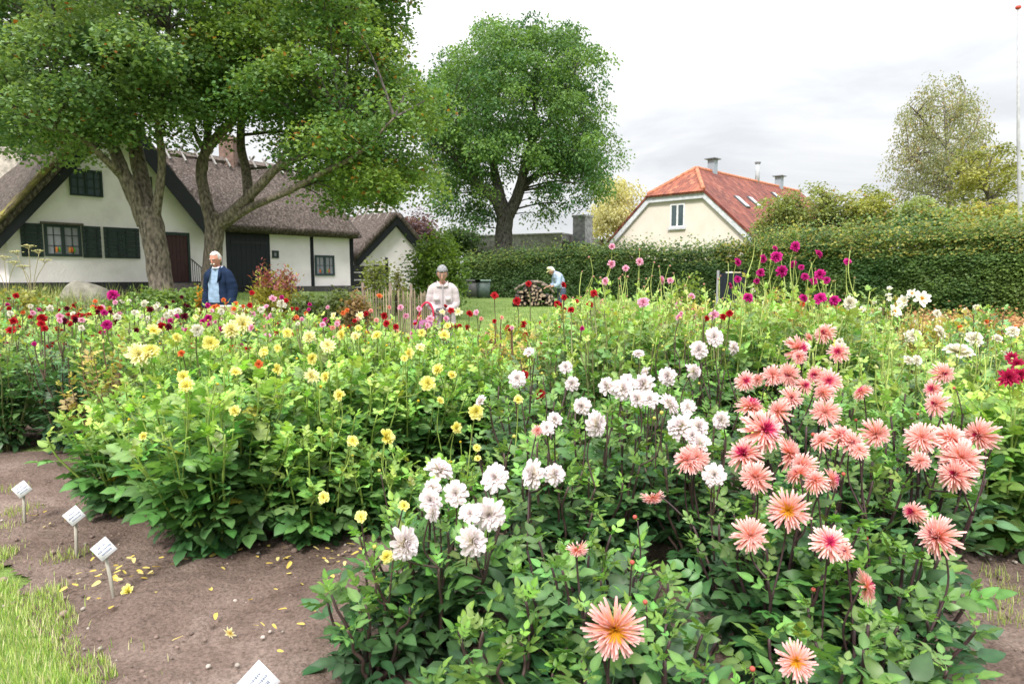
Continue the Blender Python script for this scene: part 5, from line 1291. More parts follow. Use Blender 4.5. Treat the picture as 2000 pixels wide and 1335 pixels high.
def add_stalk(T, base, stems, q, nrm, col, rad=.0035, H=1., name='flower_stalk'):
    tgt = q - np.array([0, 0, .32]); best, bp = 1e9, None
    for s in stems:
        for k in range(2, len(s)):
            dd = np.linalg.norm((s[k] - tgt) * np.array([1.6, 1.6, .6])) + (1 if s[k][2] > q[2] - .03 else 0)
            if dd < best: best, bp = dd, s[k]
    if best > .42: bp = q + np.array([random.gauss(0, .03), random.uniform(.0, .08), -.34])
    e = q - nrm * .012; m = np.array([bp[0] * .35 + q[0] * .65, bp[1] * .35 + q[1] * .65, max(bp[2] + .4 * (q[2] - bp[2]), q[2] - .14)]) - nrm * .05
    g = GB(); g.tube(curve([bp, m, e], 6), np.linspace(rad * 1.4, rad * .9, 13), 5, np.array(col) * random.uniform(.8, 1.2))
    wobj(g, name, MAT['stem'], T, True)

def towards(q, up=.55, side=.55):
    v = np.array([-q[0], -q[1], 0.]); v /= np.linalg.norm(v)
    n = v + np.array([random.gauss(0, side), random.gauss(0, side * .6), up + random.gauss(0, .25)]); return n / np.linalg.norm(n)

nseed = 500
for p in PLANTS:
    if not p.front: continue
    nseed += 1; base = np.array([p.X, p.Y, 0.])
    T = thing('dahlia_plant', p.label, 'dahlia', (p.X, p.Y, .0), group=p.group); p.T = T
    kw = dict(p.kw); nst, leaf, nar = kw['nst'], kw['leaf'], kw.get('narrow', 0)
    yl = p.kindc == 'yellow'
    g, st = grow(p.H * (.88 if p.kindc in ('coral', 'white') else 1.), p.R, int(nst * (1.45 if yl else 1.15)), leaf * (.88 if yl else .96), p.kindc, nseed, 1 if p.Y < 4.5 else 0, nar, tmax=.97, spacing=leaf * (.78 if yl else .95), skirt=1.5 if yl else 1.1)
    g.obj('foliage', MAT['leaf'], T)
    sc = STEMC[p.kindc]
    for pts in st:
        g = GB(); g.tube(curve(pts, 3), np.linspace(.009, .0045, 19), 6 if p.Y < 3.5 else 4, np.array(sc) * random.uniform(.8, 1.25)); g.obj('stem', MAT['stem'], T)
    stw = [s + base for s in st]
    for q, rad, kf, pp in p.fl:
        nrm = towards(q, .5, .8); ctr = None
        if kf == 'cactus':
            if pp in ((1200, 1225), (1555, 1290), (1540, 995)): nrm = towards(q, .35, .06); kf = 'cactusy'
            elif pp in ((1128, 1070), (1275, 970)): nrm = np.array([.1, -.4, -.9]); nrm /= np.linalg.norm(nrm)
            elif random.random() < .25: ctr = 'magenta'
        elif kf in ('yellow', 'pale') : ctr = None; nrm = towards(q, .5, .45)
        elif kf in ('openwhite', 'single'): ctr = 'yellow'
        elif kf == 'magenta' and random.random() < .4: ctr = 'dark'
        elif kf == 'white' and random.random() < .3: ctr = 'green'
        if pp == (1872, 686): nrm = np.array([0, -.25, .95])
        add_blossom(T, base, q, rad * (1.14 if kf == 'cactus' else .95 if kf == 'magenta' else 1.06), kf, nrm, ctr)
        add_stalk(T, base, stw, q, nrm, sc, .003 if p.Y < 4 else .0032)
    kk = p.kinds.split()[0] if p.kinds else None
    if kk in BUDC:
        for k in range(2 if p.Y < 4.2 else 15 if p.X > .6 else 6):
            s = random.choice(stw)[-1]; q = s + np.array([random.gauss(0, .06), random.gauss(0, .06), random.uniform(.03, .16 if p.Y < 4.2 else .36 if p.X > .6 else .16)])
            nrm = np.array([random.gauss(0, .6), random.gauss(0, .6), .8]); nrm /= np.linalg.norm(nrm)
            o = link('bud', bud_mesh(BUDC[kk], kk), T); o.matrix_local = Matrix.Translation(Vector(q - base)) @ aim(nrm, 0).to_4x4() @ Matrix.Scale(random.uniform(.008, .012), 4)
            add_stalk(T, base, stw, q, nrm, sc, .003, name='bud_stalk')

# ---- field plants
def zone_kind(x, y):
    px = proj((x, y, 1.))[0]; r = rsF.random()
    if px < 420: tab = [('cream', .32), ('red', .16), ('maroon', .14), ('pink', .2), ('magenta', .1), (None, .08)]
    elif px < 700: tab = [('pink', .25), ('orange', .18), ('red', .17), ('salmon', .2), ('cream', .12), (None, .08)]
    elif px < 1000: tab = [('salmon', .32), ('pink', .25), ('red', .2), ('single', .06), (None, .17)]
    elif px < 1450: tab = [(None, .55), ('red', .22), ('pink', .13), ('salmon', .1)]
    else: tab = [(None, .55), ('cream', .3), ('orange', .15)]
    for k, w in tab:
        r -= w
        if r < 0: return k
    return None
CNAME = dict(openwhite='open white', cactus='coral', crimson='crimson', red='dark red', maroon='blackish maroon', pink='pink', magenta='magenta', cream='creamy white', orange='orange', salmon='salmon', single='pale yellow open', pale='pale yellow', white='white', yellow='yellow')
for p in FIELD:
    base = np.array([p.X, p.Y, gz(p.X, p.Y)]); T = thing('dahlia_plant', '', 'dahlia', tuple(base)); p.T = T
    me, tips, st = PROT[(p.kindc, int(rsF.integers(0, 5)))]
    rz = rsF.uniform(0, 6.28); sx = (p.R + .02) / .42 * rsF.uniform(.92, 1.12)
    f = link('foliage', me, T); f.rotation_euler = (0, 0, rz); f.scale = (sx, sx, p.H)
    Mx = Matrix.Rotation(rz, 3, 'Z') @ Matrix.Diagonal((sx, sx, p.H)); W = lambda v: np.array(Mx @ Vector(v)) + base
    if p.bloomkind is None: p.bloomkind = zone_kind(p.X, p.Y)
    stw = [np.array([W(v) for v in s]) for s in st] if p.fl else []
    for q, rad, kf, pp in p.fl:
        nrm = towards(q, .4, .45); add_blossom(T, base, q, rad * 1.08, kf, nrm); add_stalk(T, base, stw, q, nrm, STEMC[p.kindc], .0045)
    if p.bloomkind:
        for k in range(int(rsF.integers(5, 11)) if p.Y > 6.2 else int(rsF.integers(0, 3))):
            q = W(tips[int(rsF.integers(0, len(tips)))]) + np.array([rsF.normal(0, .04), rsF.normal(0, .04), rsF.uniform(-.02, .06)])
            kf = p.bloomkind; add_blossom(T, base, q, rsF.uniform(.026, .042), kf, towards(q, .6, .6))
MARK = [(60, 'the left edge'), (165, 'the boulder'), (320, 'the left maple trunk'), (430, 'the man with the board'), (540, 'the red plumed shrubs'), (650, 'the barn window'), (775, 'the paling fence'), (865, 'the woman'), (960, 'the open lawn'), (1060, 'the log pile'), (1200, 'the pink dahlias'), (1330, 'the hedge under the cream house'), (1440, 'the hedge gate'), (1590, 'the magenta dahlias'), (1760, 'the tall white dahlias'), (1930, 'the orange bedding')]
byk = {}
for p in FIELD: byk.setdefault((p.bloomkind, min(range(len(MARK)), key=lambda i: abs(MARK[i][0] - proj((p.X, p.Y, 1.))[0]))), []).append(p)
ORD = ['nearest', 'second nearest', 'third nearest', 'fourth nearest', 'fifth nearest', 'sixth nearest', 'seventh nearest', 'eighth nearest', 'ninth nearest', 'tenth nearest', 'eleventh nearest', 'twelfth nearest', 'thirteenth nearest', 'fourteenth nearest'] + [w + ' nearest' for w in 'fifteenth sixteenth seventeenth eighteenth nineteenth twentieth'.split()]
for (k, i), lst in byk.items():
    lst.sort(key=lambda p: p.Y)
    for j, p in enumerate(lst):
        what = 'dahlia with %s blooms' % CNAME[k] if k else 'leafy bloomless dahlia'
        rank = ('' if len(lst) == 1 else ', %s one' % (ORD[j] if j < len(lst) - 1 or j == 0 else 'farthest'))
        p.T['label'] = '%s below %s%s' % (what, MARK[i][1], rank)
        p.T['group'] = 'dahlias filling the big bed'

# low orange bedding at the right, far end of the bed
sp = []
while len(sp) < 14000:
    yy = random.uniform(9.5, 20.5); xx = random.uniform(.6 * yy, .88 * yy)
    sp.append((xx, yy, gz(xx, yy) + abs(random.gauss(0, .2)) + .05))
g = GB(); rs = np.random.default_rng(9); P = np.array(sp); t = rs.random(len(P))[:, None]
leaves(g, P, .09, np.where(t < .5, np.array([[.45, .22, .1]]), np.where(t < .8, np.array([[.5, .33, .14]]), np.array([[.16, .24, .07]]))) * rs.uniform(.7, 1.2, (len(P), 1)), rs, -.2, tpl=LEAF4)
kind(g.obj('bedding', MAT['petal']), 'stuff')
# ================================================================== PEOPLE
DEPS = lambda: bpy.context.evaluated_depsgraph_get()
def bake(o):
    bpy.context.view_layer.update(); me = bpy.data.meshes.new_from_object(o.evaluated_get(DEPS())); old = o.data
    bpy.data.objects.remove(o); bpy.data.meshes.remove(old); return me

def skin(chains, sub=2, root=None):
    """chains: lists of (x,y,z,r); points that coincide are welded into one skeleton"""
    V, E, Rd, key = [], [], [], {}
    for ch in chains:
        prev = None
        for x, y, z, r in ch:
            k = (round(x, 3), round(y, 3), round(z, 3))
            if k not in key: key[k] = len(V); V.append((x, y, z)); Rd.append(r)
            i = key[k]
            if prev is not None and prev != i: E.append((prev, i))
            prev = i
    me = bpy.data.meshes.new('sk'); me.from_pydata(V, E, []); o = link('sk', me)
    m = o.modifiers.new('s', 'SKIN'); m.use_smooth_shade = True
    for i, sv in enumerate(me.skin_vertices[0].data):
        sv.radius = (Rd[i], Rd[i]); sv.use_root = (i == 0)
    if sub:
        s = o.modifiers.new('u', 'SUBSURF'); s.levels = s.render_levels = sub
    return bake(o)

def join_remesh(meshes, vox, name, smooth_it=3):
    bm = bmesh.new()
    for me in meshes: bm.from_mesh(me)
    me = bpy.data.meshes.new(name); bm.to_mesh(me); bm.free(); o = link('tmp', me)
    r = o.modifiers.new('r', 'REMESH'); r.mode = 'VOXEL'; r.voxel_size = vox; r.use_smooth_shade = True
    s = o.modifiers.new('sm', 'SMOOTH'); s.iterations = smooth_it; s.factor = .5
    out = bake(o); out.name = name; return out

def paint(me, col, fn=None):
    a = me.color_attributes.get('col') or me.color_attributes.new('col', 'FLOAT_COLOR', 'POINT')
    co = np.zeros(len(me.vertices) * 3, np.float32); me.vertices.foreach_get('co', co); co = co.reshape(-1, 3)
    c = np.tile(np.array([*col, 1.], np.float32), (len(co), 1))
    if fn is not None:
        for i, p in enumerate(co):
            k = fn(p)
            if k is not None: c[i, :3] = k
    a.data.foreach_set('color', c.ravel()); return me

def squash(me, f, z0, z1, xm):
    for v in me.vertices:
        if z0 < v.co.z < z1 and abs(v.co.x) < xm: v.co.y *= f
    return me

def meshobj(name, me, mat, parent):
    me.materials.clear(); me.materials.append(mat)
    for p in me.polygons: p.use_smooth = True
    return link(name, me, parent)

def head_mesh(c, tilt, s=1.):
    """head with brow, eye sockets, nose, lips, chin, ears; c = centre, tilt = nod forward (rad). Faces -y"""
    g = GB()
    def fn(p):
        x, y, z = p
        k = 1. if z > -.1 else 1 - .26 * (-z - .1)
        x *= k; 
        if y < 0 and z < .2: y *= 1.02
        if z < -.3 and y > 0: y *= .72
        for sx in (-.34, .34):       # eye sockets
            d = (x - sx) ** 2 / .05 + (z + .02) ** 2 / .02
            if y < 0: y += .13 * math.exp(-d)
        if y < 0: y -= .07 * math.exp(-((z - .16) ** 2) / .01) * math.exp(-x * x / .3)       # brow
        return np.array([x, y, z])
    g.ell((0, 0, 0), (.077, .098, .118), (1, 1, 1), 30, 24, fn=fn)
    g.ell((0, -.105, -.022), (.013, .018, .03), (1, 1, 1), 10, 8); g.ell((0, -.112, -.04), (.017, .015, .012), (1, 1, 1), 10, 8)
    g.ell((0, -.088, -.07), (.026, .012, .007), (1, 1, 1), 10, 6); g.ell((0, -.086, -.081), (.022, .012, .007), (1, 1, 1), 10, 6); g.ell((0, -.078, -.103), (.026, .018, .014), (1, 1, 1), 10, 6)
    for sg in (-1, 1): g.ell((sg * .079, .01, -.012), (.011, .02, .032), (1, 1, 1), 8, 8)
    v = np.concatenate(g.v) * s; ca, sa = math.cos(tilt), math.sin(tilt)
    v = v @ np.array([[1, 0, 0], [0, ca, -sa], [0, sa, ca]]).T @ np.eye(3)
    g.v = [v + np.asarray(c)]; q = g.q; g.q = [np.concatenate(q)]; g.qm = [np.concatenate(g.qm)]; g.c = [np.concatenate(g.c)]
    return g.mesh('head', [])

def facept(c, tilt, p):
    ca, sa = math.cos(tilt), math.sin(tilt); y, z = p[1] * ca - p[2] * sa, p[1] * sa + p[2] * ca
    return np.array([c[0] + p[0], c[1] + y, c[2] + z])

def hand_chain(w, d, up, side):
    """palm + five fingers leaving wrist w along d; fingers curl towards -up"""
    w, d, up = (np.asarray(a, float) for a in (w, d, up)); d = d / np.linalg.norm(d); s = np.cross(d, up) * side; ch = []
    palm = w + d * .05
    ch.append([(*w, .024), (*palm, .026)])
    for k, (off, L) in enumerate(((-.027, .068), (-.009, .08), (.009, .075), (.026, .058))):
        b = w + d * .088 + s * off; m = b + d * L * .45 - up * L * .12; m2 = b + d * L * .75 - up * L * .38; t = b + d * L * .85 - up * L * .72
        ch.append([(*palm, .026), (*b, .0105), (*m, .0095), (*m2, .0088), (*t, .0075)])
    b = w + d * .03 - s * .03; m = b + d * .03 - s * .02 - up * .012; t = m + d * .028 - up * .012
    ch.append([(*palm, .026), (*b, .013), (*m, .0105), (*t, .0085)])
    return ch

def face_bits(T, c, tilt, skincol, hairc, glasses=False, moustache=None):
    g = GB()
    for sg in (-1, 1):
        g.ell(facept(c, tilt, (sg * .027, -.084, -.002)), (.01, .006, .0035), (.75, .72, .7), 8, 6); g.ell(facept(c, tilt, (sg * .027, -.09, -.003)), (.005, .002, .003), (.03, .025, .02), 6, 5)
    g.obj('eyes', MAT['skin'], T)
    g = GB()
    for sg in (-1, 1): g.ell(facept(c, tilt, (sg * .03, -.093, .024)), (.02, .006, .005), hairc, 8, 5)
    g.obj('eyebrows', MAT['hair'], T)
    if moustache:
        g = GB()
        for sg in (-1, 1): g.ell(facept(c, tilt, (sg * .018, -.1, -.058)), (.024, .012, .009), moustache, 10, 6)
        g.obj('moustache', MAT['hair'], T)
    if glasses:
        g = GB()
        for sg in (-1, 1):
            th = np.linspace(0, 2 * np.pi, 17); g.tube([facept(c, tilt, (sg * .031 + .021 * math.cos(a), -.104, .0 + .016 * math.sin(a))) for a in th], .0018, 4, (.05, .04, .04))
            g.tube([facept(c, tilt, (sg * .052, -.1, .004)), facept(c, tilt, (sg * .08, -.01, .01))], .0018, 4, (.05, .04, .04))
        g.tube([facept(c, tilt, (-.01, -.106, .003)), facept(c, tilt, (.01, -.106, .003))], .0018, 4, (.05, .04, .04)); g.obj('glasses', MAT['metal'], T)

def hair_cap(T, c, tilt, col, low=-.02, front=.055, vol=1.08, seed=0):
    g = GB()
    def fn(p):
        x, y, z = p; k = vol + .05 * mnoise.noise((x * 4 + seed, y * 4, z * 4)) + .05 * mnoise.noise((x * 13 + seed, y * 13, z * 6)); return np.array([x * k, y * k, z * k])
    g.ell((0, 0, 0), (.079, .1, .119), col, 44, 36, fn=fn)
    v = np.concatenate(g.v); q = g.q[0]
    lim = lambda p: (front if p[1] < -.03 else low - .05 * (p[1] > .02)) + .016 * mnoise.noise((p[0] * 60 + seed, p[1] * 60, 1))
    keep = [f for f in q if all(v[i][2] > lim(v[i]) for i in f)]
    m = GB(); m.add(np.array([facept(c, tilt, p) for p in v]), keep, None, col); o = m.obj('hair', MAT['hair'], T)
    s = o.modifiers.new('t', 'SOLIDIFY'); s.thickness = .008; return o

def cut(me, test):
    bm = bmesh.new(); bm.from_mesh(me)
    bmesh.ops.delete(bm, geom=[f for f in bm.faces if test(f.calc_center_median())], context='FACES'); bm.to_mesh(me); bm.free(); return me

def bones_of(parts):
    """parts: (label, chains) -> segments for labelling the body surface"""
    B = []
    for lab, chs in parts:
        for ch in chs:
            for a, b in zip(ch[:-1], ch[1:]): B.append((np.array(a[:3]), np.array(b[:3]), (a[3] + b[3]) / 2, lab))
    return B

def label_verts(me, B):
    co = np.zeros(len(me.vertices) * 3); me.vertices.foreach_get('co', co); co = co.reshape(-1, 3); D = []
    for a, b, r, lab in B:
        ab = b - a; t = np.clip(((co - a) @ ab) / (ab @ ab + 1e-9), 0, 1); D.append(np.linalg.norm(co - a - t[:, None] * ab, axis=1) - r)
    i = np.argmin(np.array(D), 0); return np.array([B[k][3] for k in i]), co

def cloth(T, name, body, B, labs, off, col, test=None, fold=.006, fs=14., thick=.006, seed=0, smooth=2, mat='cloth'):
    """a garment: the body's own surface where it is worn, let out by off, with folds"""
    lab, co = label_verts(body, B); ok = np.array([l in labs for l in lab])
    if test is not None: ok &= np.array([bool(test(p)) for p in co])
    bm = bmesh.new(); bm.from_mesh(body); bm.verts.ensure_lookup_table()
    bmesh.ops.delete(bm, geom=[f for f in bm.faces if not all(ok[v.index] for v in f.verts)], context='FACES')
    bmesh.ops.delete(bm, geom=[v for v in bm.verts if not v.link_faces], context='VERTS'); bm.normal_update()
    for v in bm.verts:
        o = off(v.co) if callable(off) else off
        v.co += v.normal * (o + fold * mnoise.noise(v.co * fs + Vector((seed, 0, 0))) + fold * .7 * mnoise.noise(Vector((v.co.x * fs * .6, v.co.y * fs * .6, v.co.z * fs * 2.2 + seed))))
    for _ in range(smooth): bmesh.ops.smooth_vert(bm, verts=[v for v in bm.verts], factor=.5, use_axis_x=True, use_axis_y=True, use_axis_z=True)
    me = bpy.data.meshes.new(name); bm.to_mesh(me); bm.free(); paint(me, col); o = meshobj(name, me, MAT[mat], T)
    m = o.modifiers.new('t', 'SOLIDIFY'); m.thickness = thick; m.offset = 1; return o

SK = (.52, .27, .19)
# ------------------------------------------------------------------ man in the navy jacket
def standing(T, h, arms, neck_lean=-.02, tilt=.35, skincol=SK, wid=1.):
    s = h / 1.75; S = lambda ch: [[(x * s * wid, y * s, z * s, r * s) for x, y, z, r in c] for c in ch]
    torso = [[(0, 0, .95, .15), (0, 0, 1.12, .145), (0, 0, 1.3, .155), (0, .0, 1.44, .085), (0, neck_lean, 1.53, .055)]]
    legs = [[(0, 0, .95, .15), (sg * .09, 0, .88, .1), (sg * .1, -.01, .5, .065), (sg * .105, .02, .1, .045), (sg * .11, -.06, .045, .042), (sg * .115, -.14, .035, .035)] for sg in (-1, 1)]
    A, H = [], []
    for sg, (el, wr, d, up) in zip((-1, 1), arms):
        A.append([(0, 0, 1.3, .155), (sg * .12, .0, 1.4, .08), (sg * .18, .0, 1.395, .058), (*el, .047), (*wr, .031)])
        H += hand_chain(wr, d, up, sg)
    body = skin(S(torso + legs + A)); squash(body, .72, .84 * s, 1.5 * s, .2 * s)
    hc = np.array([0, neck_lean - .035, 1.625]) * s
    hands = skin([[(x * s * wid, y * s, z * s, r * s) for x, y, z, r in c] for c in H], 1)
    hd = head_mesh(hc, tilt, s)
    me = join_remesh([body, hands, hd], .009, 'body'); paint(me, skincol)
    meshobj('body', me, MAT['skin'], T)
    hb = [[(*(hc + np.array([0, 0, -.04])), .1), (*(hc + np.array([0, 0, .05])), .1)]]
    B = bones_of([('torso', S([torso[0][:4]])), ('neck', S([torso[0][3:]])), ('head', hb), ('leg', S([l[:5] for l in legs])), ('foot', S([l[4:] for l in legs])),
                  ('arm', S([a[1:] for a in A])), ('torso', S([a[:2] for a in A])), ('hand', S(H))])
    return s, hc, me, B

b = at(430, 600, 10.7)
T = thing('person', 'white haired man in an open navy jacket and light blue sweater looking down', 'person', (b[0], b[1], gz(b[0], b[1])), rz=R(-14))
arms = [((-.25, .03, 1.12), (-.26, -.05, .86), (0, -.15, -1), (0, -.95, .2)), ((.25, .03, 1.12), (.26, -.05, .86), (0, -.15, -1), (0, -.95, .2))]
s, hc, body, B = standing(T, 1.78, arms, tilt=.32, skincol=(.55, .25, .18), wid=.9)
face_bits(T, hc, .32, SK, (.6, .58, .55), True, (.72, .7, .68)); hair_cap(T, hc, .32, (.5, .48, .45), low=-.025, front=.072, vol=1.04)
cloth(T, 'trousers', body, B, ('leg', 'torso'), .014, (.03, .035, .05), lambda p: p[2] < 1.0 * s)
cloth(T, 'sweater', body, B, ('torso', 'neck', 'leg'), .016, (.26, .36, .5), lambda p: p[2] > .93 * s and p[2] < 1.5 * s)
g = GB(); g.tube([(hc[0] + .066 * math.cos(a), -.022 + .066 * math.sin(a), 1.515 + .012 * math.sin(a)) for a in np.linspace(0, 6.283, 25)], .017, 6, (.75, .77, .82)); g.obj('shirt_collar', MAT['cloth'], T)
opn = lambda p: not (p[1] < .0 and -.1 - .02 * (1.4 - p[2]) < p[0] + .015 < .085 + .02 * (1.4 - p[2]))
cloth(T, 'jacket', body, B, ('torso', 'arm', 'leg'), lambda c: .028 + .02 * max(0, 1.1 - c.z), (.013, .024, .055), lambda p: p[2] > .8 * s and p[2] < 1.5 * s and opn(p), fold=.008, fs=9., thick=.012)
g = GB()
for sg in (-1, 1): g = GB(); g.prism([(sg * .085, -.15, 1.26), (sg * .14, -.135, 1.38), (sg * .09, -.05, 1.535), (sg * .075, -.08, 1.5)], (0, -.014, .004), (.015, .028, .065)); g.obj('jacket_lapel', MAT['cloth'], T)
g = GB()
for sg in (-1, 1): g.ell((sg * .117, -.05, .045), (.055, .145, .05), (.02, .015, .012), 12, 8)
g.obj('shoes', MAT['paint'], T)

# ------------------------------------------------------------------ woman with the phone
b = at(865, 600, 9.8); T = thing('person', 'grey haired woman in a pale jacket looking at the phone in both hands', 'person', (b[0], b[1], gz(b[0], b[1])), rz=R(3)); TW = T
arms = [((-.235, .0, 1.14), (-.085, -.2, 1.05), (.75, -.5, .12), (-.3, -.2, .9)), ((.235, .0, 1.14), (.085, -.2, 1.05), (-.75, -.5, .12), (.3, -.2, .9))]
s, hc, body, B = standing(T, 1.66, arms, neck_lean=-.045, tilt=.42, skincol=(.5, .27, .2), wid=.88)
face_bits(T, hc, .42, SK, (.25, .24, .25)); hair_cap(T, hc, .42, (.23, .23, .24), low=-.03, front=.056, vol=1.12, seed=4)
jk = (.47, .415, .425)
cloth(T, 'trousers', body, B, ('leg', 'torso'), .016, (.3, .31, .36), lambda p: p[2] < .98 * s)
cloth(T, 'jacket', body, B, ('torso', 'arm', 'leg', 'neck'), lambda c: .02 + .05 * max(0, 1.05 - c.z), jk, lambda p: p[2] > .74 * s and p[2] < 1.465 * s, fold=.006, fs=9., thick=.01)
g = GB()
g.tube([(0, -.158, .8), (0, -.152, 1.0), (0, -.148, 1.15), (0, -.135, 1.27), (0, -.1, 1.37)], .006, 5, (.4, .37, .38))
for sg in (-1, 1): g.prism([(sg * .004, -.118, 1.345), (sg * .085, -.1, 1.345), (sg * .082, -.02, 1.435), (sg * .05, -.075, 1.41)], (0, -.012, .006), (.56, .5, .5)); g.box((sg * .085, -.15, 1.17), (.08, .012, .065), (.55, .49, .49))
g.obj('jacket_collar', MAT['cloth'], T)
g = GB()
for sg in (-1, 1): g.ell((sg * .11, -.05, .042), (.048, .13, .045), (.3, .28, .27), 12, 8)
g.obj('shoes', MAT['cloth'], T)
ph = thing('phone', 'flat phone held in both hands by the woman in the pale jacket', 'phone', (b[0], b[1] - .245, 1.015 + gz(b[0], b[1]))); g = GB(); g.box((0, 0, 0), (.145, .075, .009), (.08, .08, .09), M=np.array(Matrix.Rotation(R(35), 3, 'X'))); g.obj('case', MAT['paint'], ph)
g = GB(); g.box((0, .003, .0055), (.13, .066, .002), (.5, .52, .55), M=np.array(Matrix.Rotation(R(35), 3, 'X'))); g.obj('screen', MAT['glass'], ph)
bg = thing('shopping_bag', 'red and purple bag with red straps hanging on the arm of the woman', 'bag', (b[0] - .24, b[1] - .13, .62))
g = GB()
g.prism([(-.15, -.05, 0), (.15, -.05, 0), (.18, -.05, .24), (-.18, -.05, .24)], (0, .1, 0), (.3, .1, .22)); g.obj('pouch', MAT['cloth'], bg)
for sy in (-.05, .05):
    g = GB(); g.tube(curve([(-.12, sy, .22), (-.07, sy * .6, .42), (.02, 0, .5), (.1, sy * .6, .42), (.13, sy, .22)], 5), .016, 5, (.5, .04, .08)); g.obj('strap', MAT['cloth'], bg)

# ------------------------------------------------------------------ bent man in the cap
b = at(1097, 580, 21); T = thing('person', 'stooping man in a pale blue shirt and cap in front of the hedge', 'person', (b[0], b[1], gz(b[0], b[1])), rz=R(-75))
CH = [[(0, 0, .9, .15), (0, -.05, 1.08, .15), (0, -.13, 1.24, .15), (0, -.22, 1.36, .075), (0, -.28, 1.41, .055)]]
LG = [[(0, 0, .9, .15), (sg * .09, .0, .84, .1), (sg * .1, -.03, .47, .065), (sg * .1, .02, .1, .045), (sg * .11, -.06, .045, .042), (sg * .11, -.14, .035, .035)] for sg in (-1, 1)]
AR = [[(0, -.13, 1.24, .15), (sg * .14, -.16, 1.31, .085), (sg * .2, -.17, 1.3, .066), (sg * .24, -.2, 1.02, .046), (sg * .13, -.42, .95, .03)] for sg in (-1, 1)]
HD = []
for sg in (-1, 1): HD += hand_chain((sg * .13, -.42, .95), (-.2 * sg, -.9, -.2), (0, .2, .9), sg)
hc = np.array([0, -.35, 1.47]); me = join_remesh([skin(CH + LG + AR), skin(HD, 1), head_mesh(hc, .75)], .01, 'body'); paint(me, (.5, .28, .2)); meshobj('body', me, MAT['skin'], T)
face_bits(T, hc, .75, SK, (.5, .48, .45)); hair_cap(T, hc, .75, (.6, .58, .55), low=-.04, front=.08)
B = bones_of([('torso', [CH[0][:4]]), ('neck', [CH[0][3:]]), ('head', [[(*hc, .1), (*(hc + np.array([0, -.03, .04])), .1)]]), ('leg', [l[:5] for l in LG]), ('foot', [l[4:] for l in LG]), ('arm', [a[1:] for a in AR]), ('torso', [a[:2] for a in AR]), ('hand', HD)])
cloth(T, 'trousers', me, B, ('leg', 'torso'), .016, (.07, .09, .14), lambda p: p[2] < .98)
cloth(T, 'shirt', me, B, ('torso', 'arm', 'leg', 'neck'), .022, (.36, .45, .62), lambda p: p[2] > .9 and p[1] > -.33 and p[2] < 1.46, fold=.012, fs=9.)
g = GB(); g.ell(facept(hc, .75, (0, .0, .075)), (.088, .11, .065), (.6, .58, .4), 14, 8); m = np.array(Matrix.Rotation(.75, 3, 'X')); g.box(facept(hc, .75, (0, -.125, .06)), (.14, .1, .012), (.5, .5, .25), M=m); g.obj('cap', MAT['cloth'], T)
g = GB()
for sg in (-1, 1): g.ell((sg * .11, -.05, .045), (.05, .14, .05), (.03, .03, .03), 12, 8)
g.obj('shoes', MAT['paint'], T)

# ================================================================== THINGS IN THE GARDEN
# slanting board in front of the man
a, b2 = at(418, 600, 9.55), at(463, 583, 9.75); c0 = (a + b2) / 2
T = thing('information_board', 'slanted brown board with pale frame standing in front of the man', 'board', (c0[0], 9.7, 0), rz=R(14))
M = np.array(Matrix.Rotation(R(38), 3, 'X')); zc = .95
g = GB(); g.box((0, 0, zc), (.4, .3, .02), (.2, .12, .08), M=M); g.obj('panel', MAT['wood'], T)
g = GB()
for dx, dy, sx, sy in ((0, .16, .46, .03), (0, -.16, .46, .03), (-.215, 0, .03, .29), (.215, 0, .03, .29)): g.box(M @ np.array([dx, dy, .004]) + [0, 0, zc], (sx, sy, .034), (.55, .5, .42), M=M)
g.obj('frame', MAT['wood'], T)
for sx in (-.15, .15):
    g = GB(); g.box((sx, .04, zc / 2 - .05), (.05, .05, zc - .08), (.3, .26, .2)); g.obj('leg', MAT['wood'], T)

# boulder
b = at(168, 575, 14.6); T0 = GB(); rr = 110 / FPX * 14.6 / 2
def bf(p): 
    k = 1 + .16 * mnoise.noise(tuple(np.array(p) * 1.3 + 3)) + .05 * mnoise.noise(tuple(np.array(p) * 4)); return np.array(p) * k
top = at(168, 546, 14.6)[2]; zb = gz(b[0], b[1])
T0.ell((0, 0, 0), (rr, rr * .75, (top - zb) * .95), (.2, .19, .155), 36, 24, fn=bf)
tag(T0.obj('boulder', MAT['stone'], None, True, (b[0], b[1], zb + .02)), 'big rounded grey boulder in the grass before the farmhouse', 'boulder')

# chestnut paling fence
p0, p1 = at(708, 570, 13.2), at(838, 570, 15.2); L = np.linalg.norm((p1 - p0)[:2]); d = (p1 - p0) / L
T = thing('paling_fence', 'low fence of rough split chestnut pales left of the woman', 'fence', (p0[0], p0[1], gz(p0[0], p0[1])))
n = 29
for k in range(n):
    q = p0 + d * L * k / (n - 1); z0 = gz(q[0], q[1]); h = random.uniform(.86, 1.0); w = random.uniform(.011, .018)
    g = GB(); g.prism([(q[0] - w, q[1] - .008, z0 - .1), (q[0] + w, q[1] - .008, z0 - .1), (q[0] + w * .9 + random.gauss(0, .012), q[1] - .008, z0 + h - .03), (q[0] + random.gauss(0, .012), q[1] - .008, z0 + h + .02), (q[0] - w * .9, q[1] - .008, z0 + h - .03)], (0, .016, 0), np.array([.3, .235, .17]) * random.uniform(.7, 1.3)); wobj(g, 'pale', MAT['wood'], T)
for f in (0, .38, .7, 1):
    q = p0 + d * L * f; z0 = gz(q[0], q[1]); g = GB(); g.tube([(q[0], q[1] + .04, z0 - .1), (q[0], q[1] + .04, z0 + 1.1)], .03, 7, (.27, .2, .17)); wobj(g, 'post', MAT['wood'], T)
g = GB()
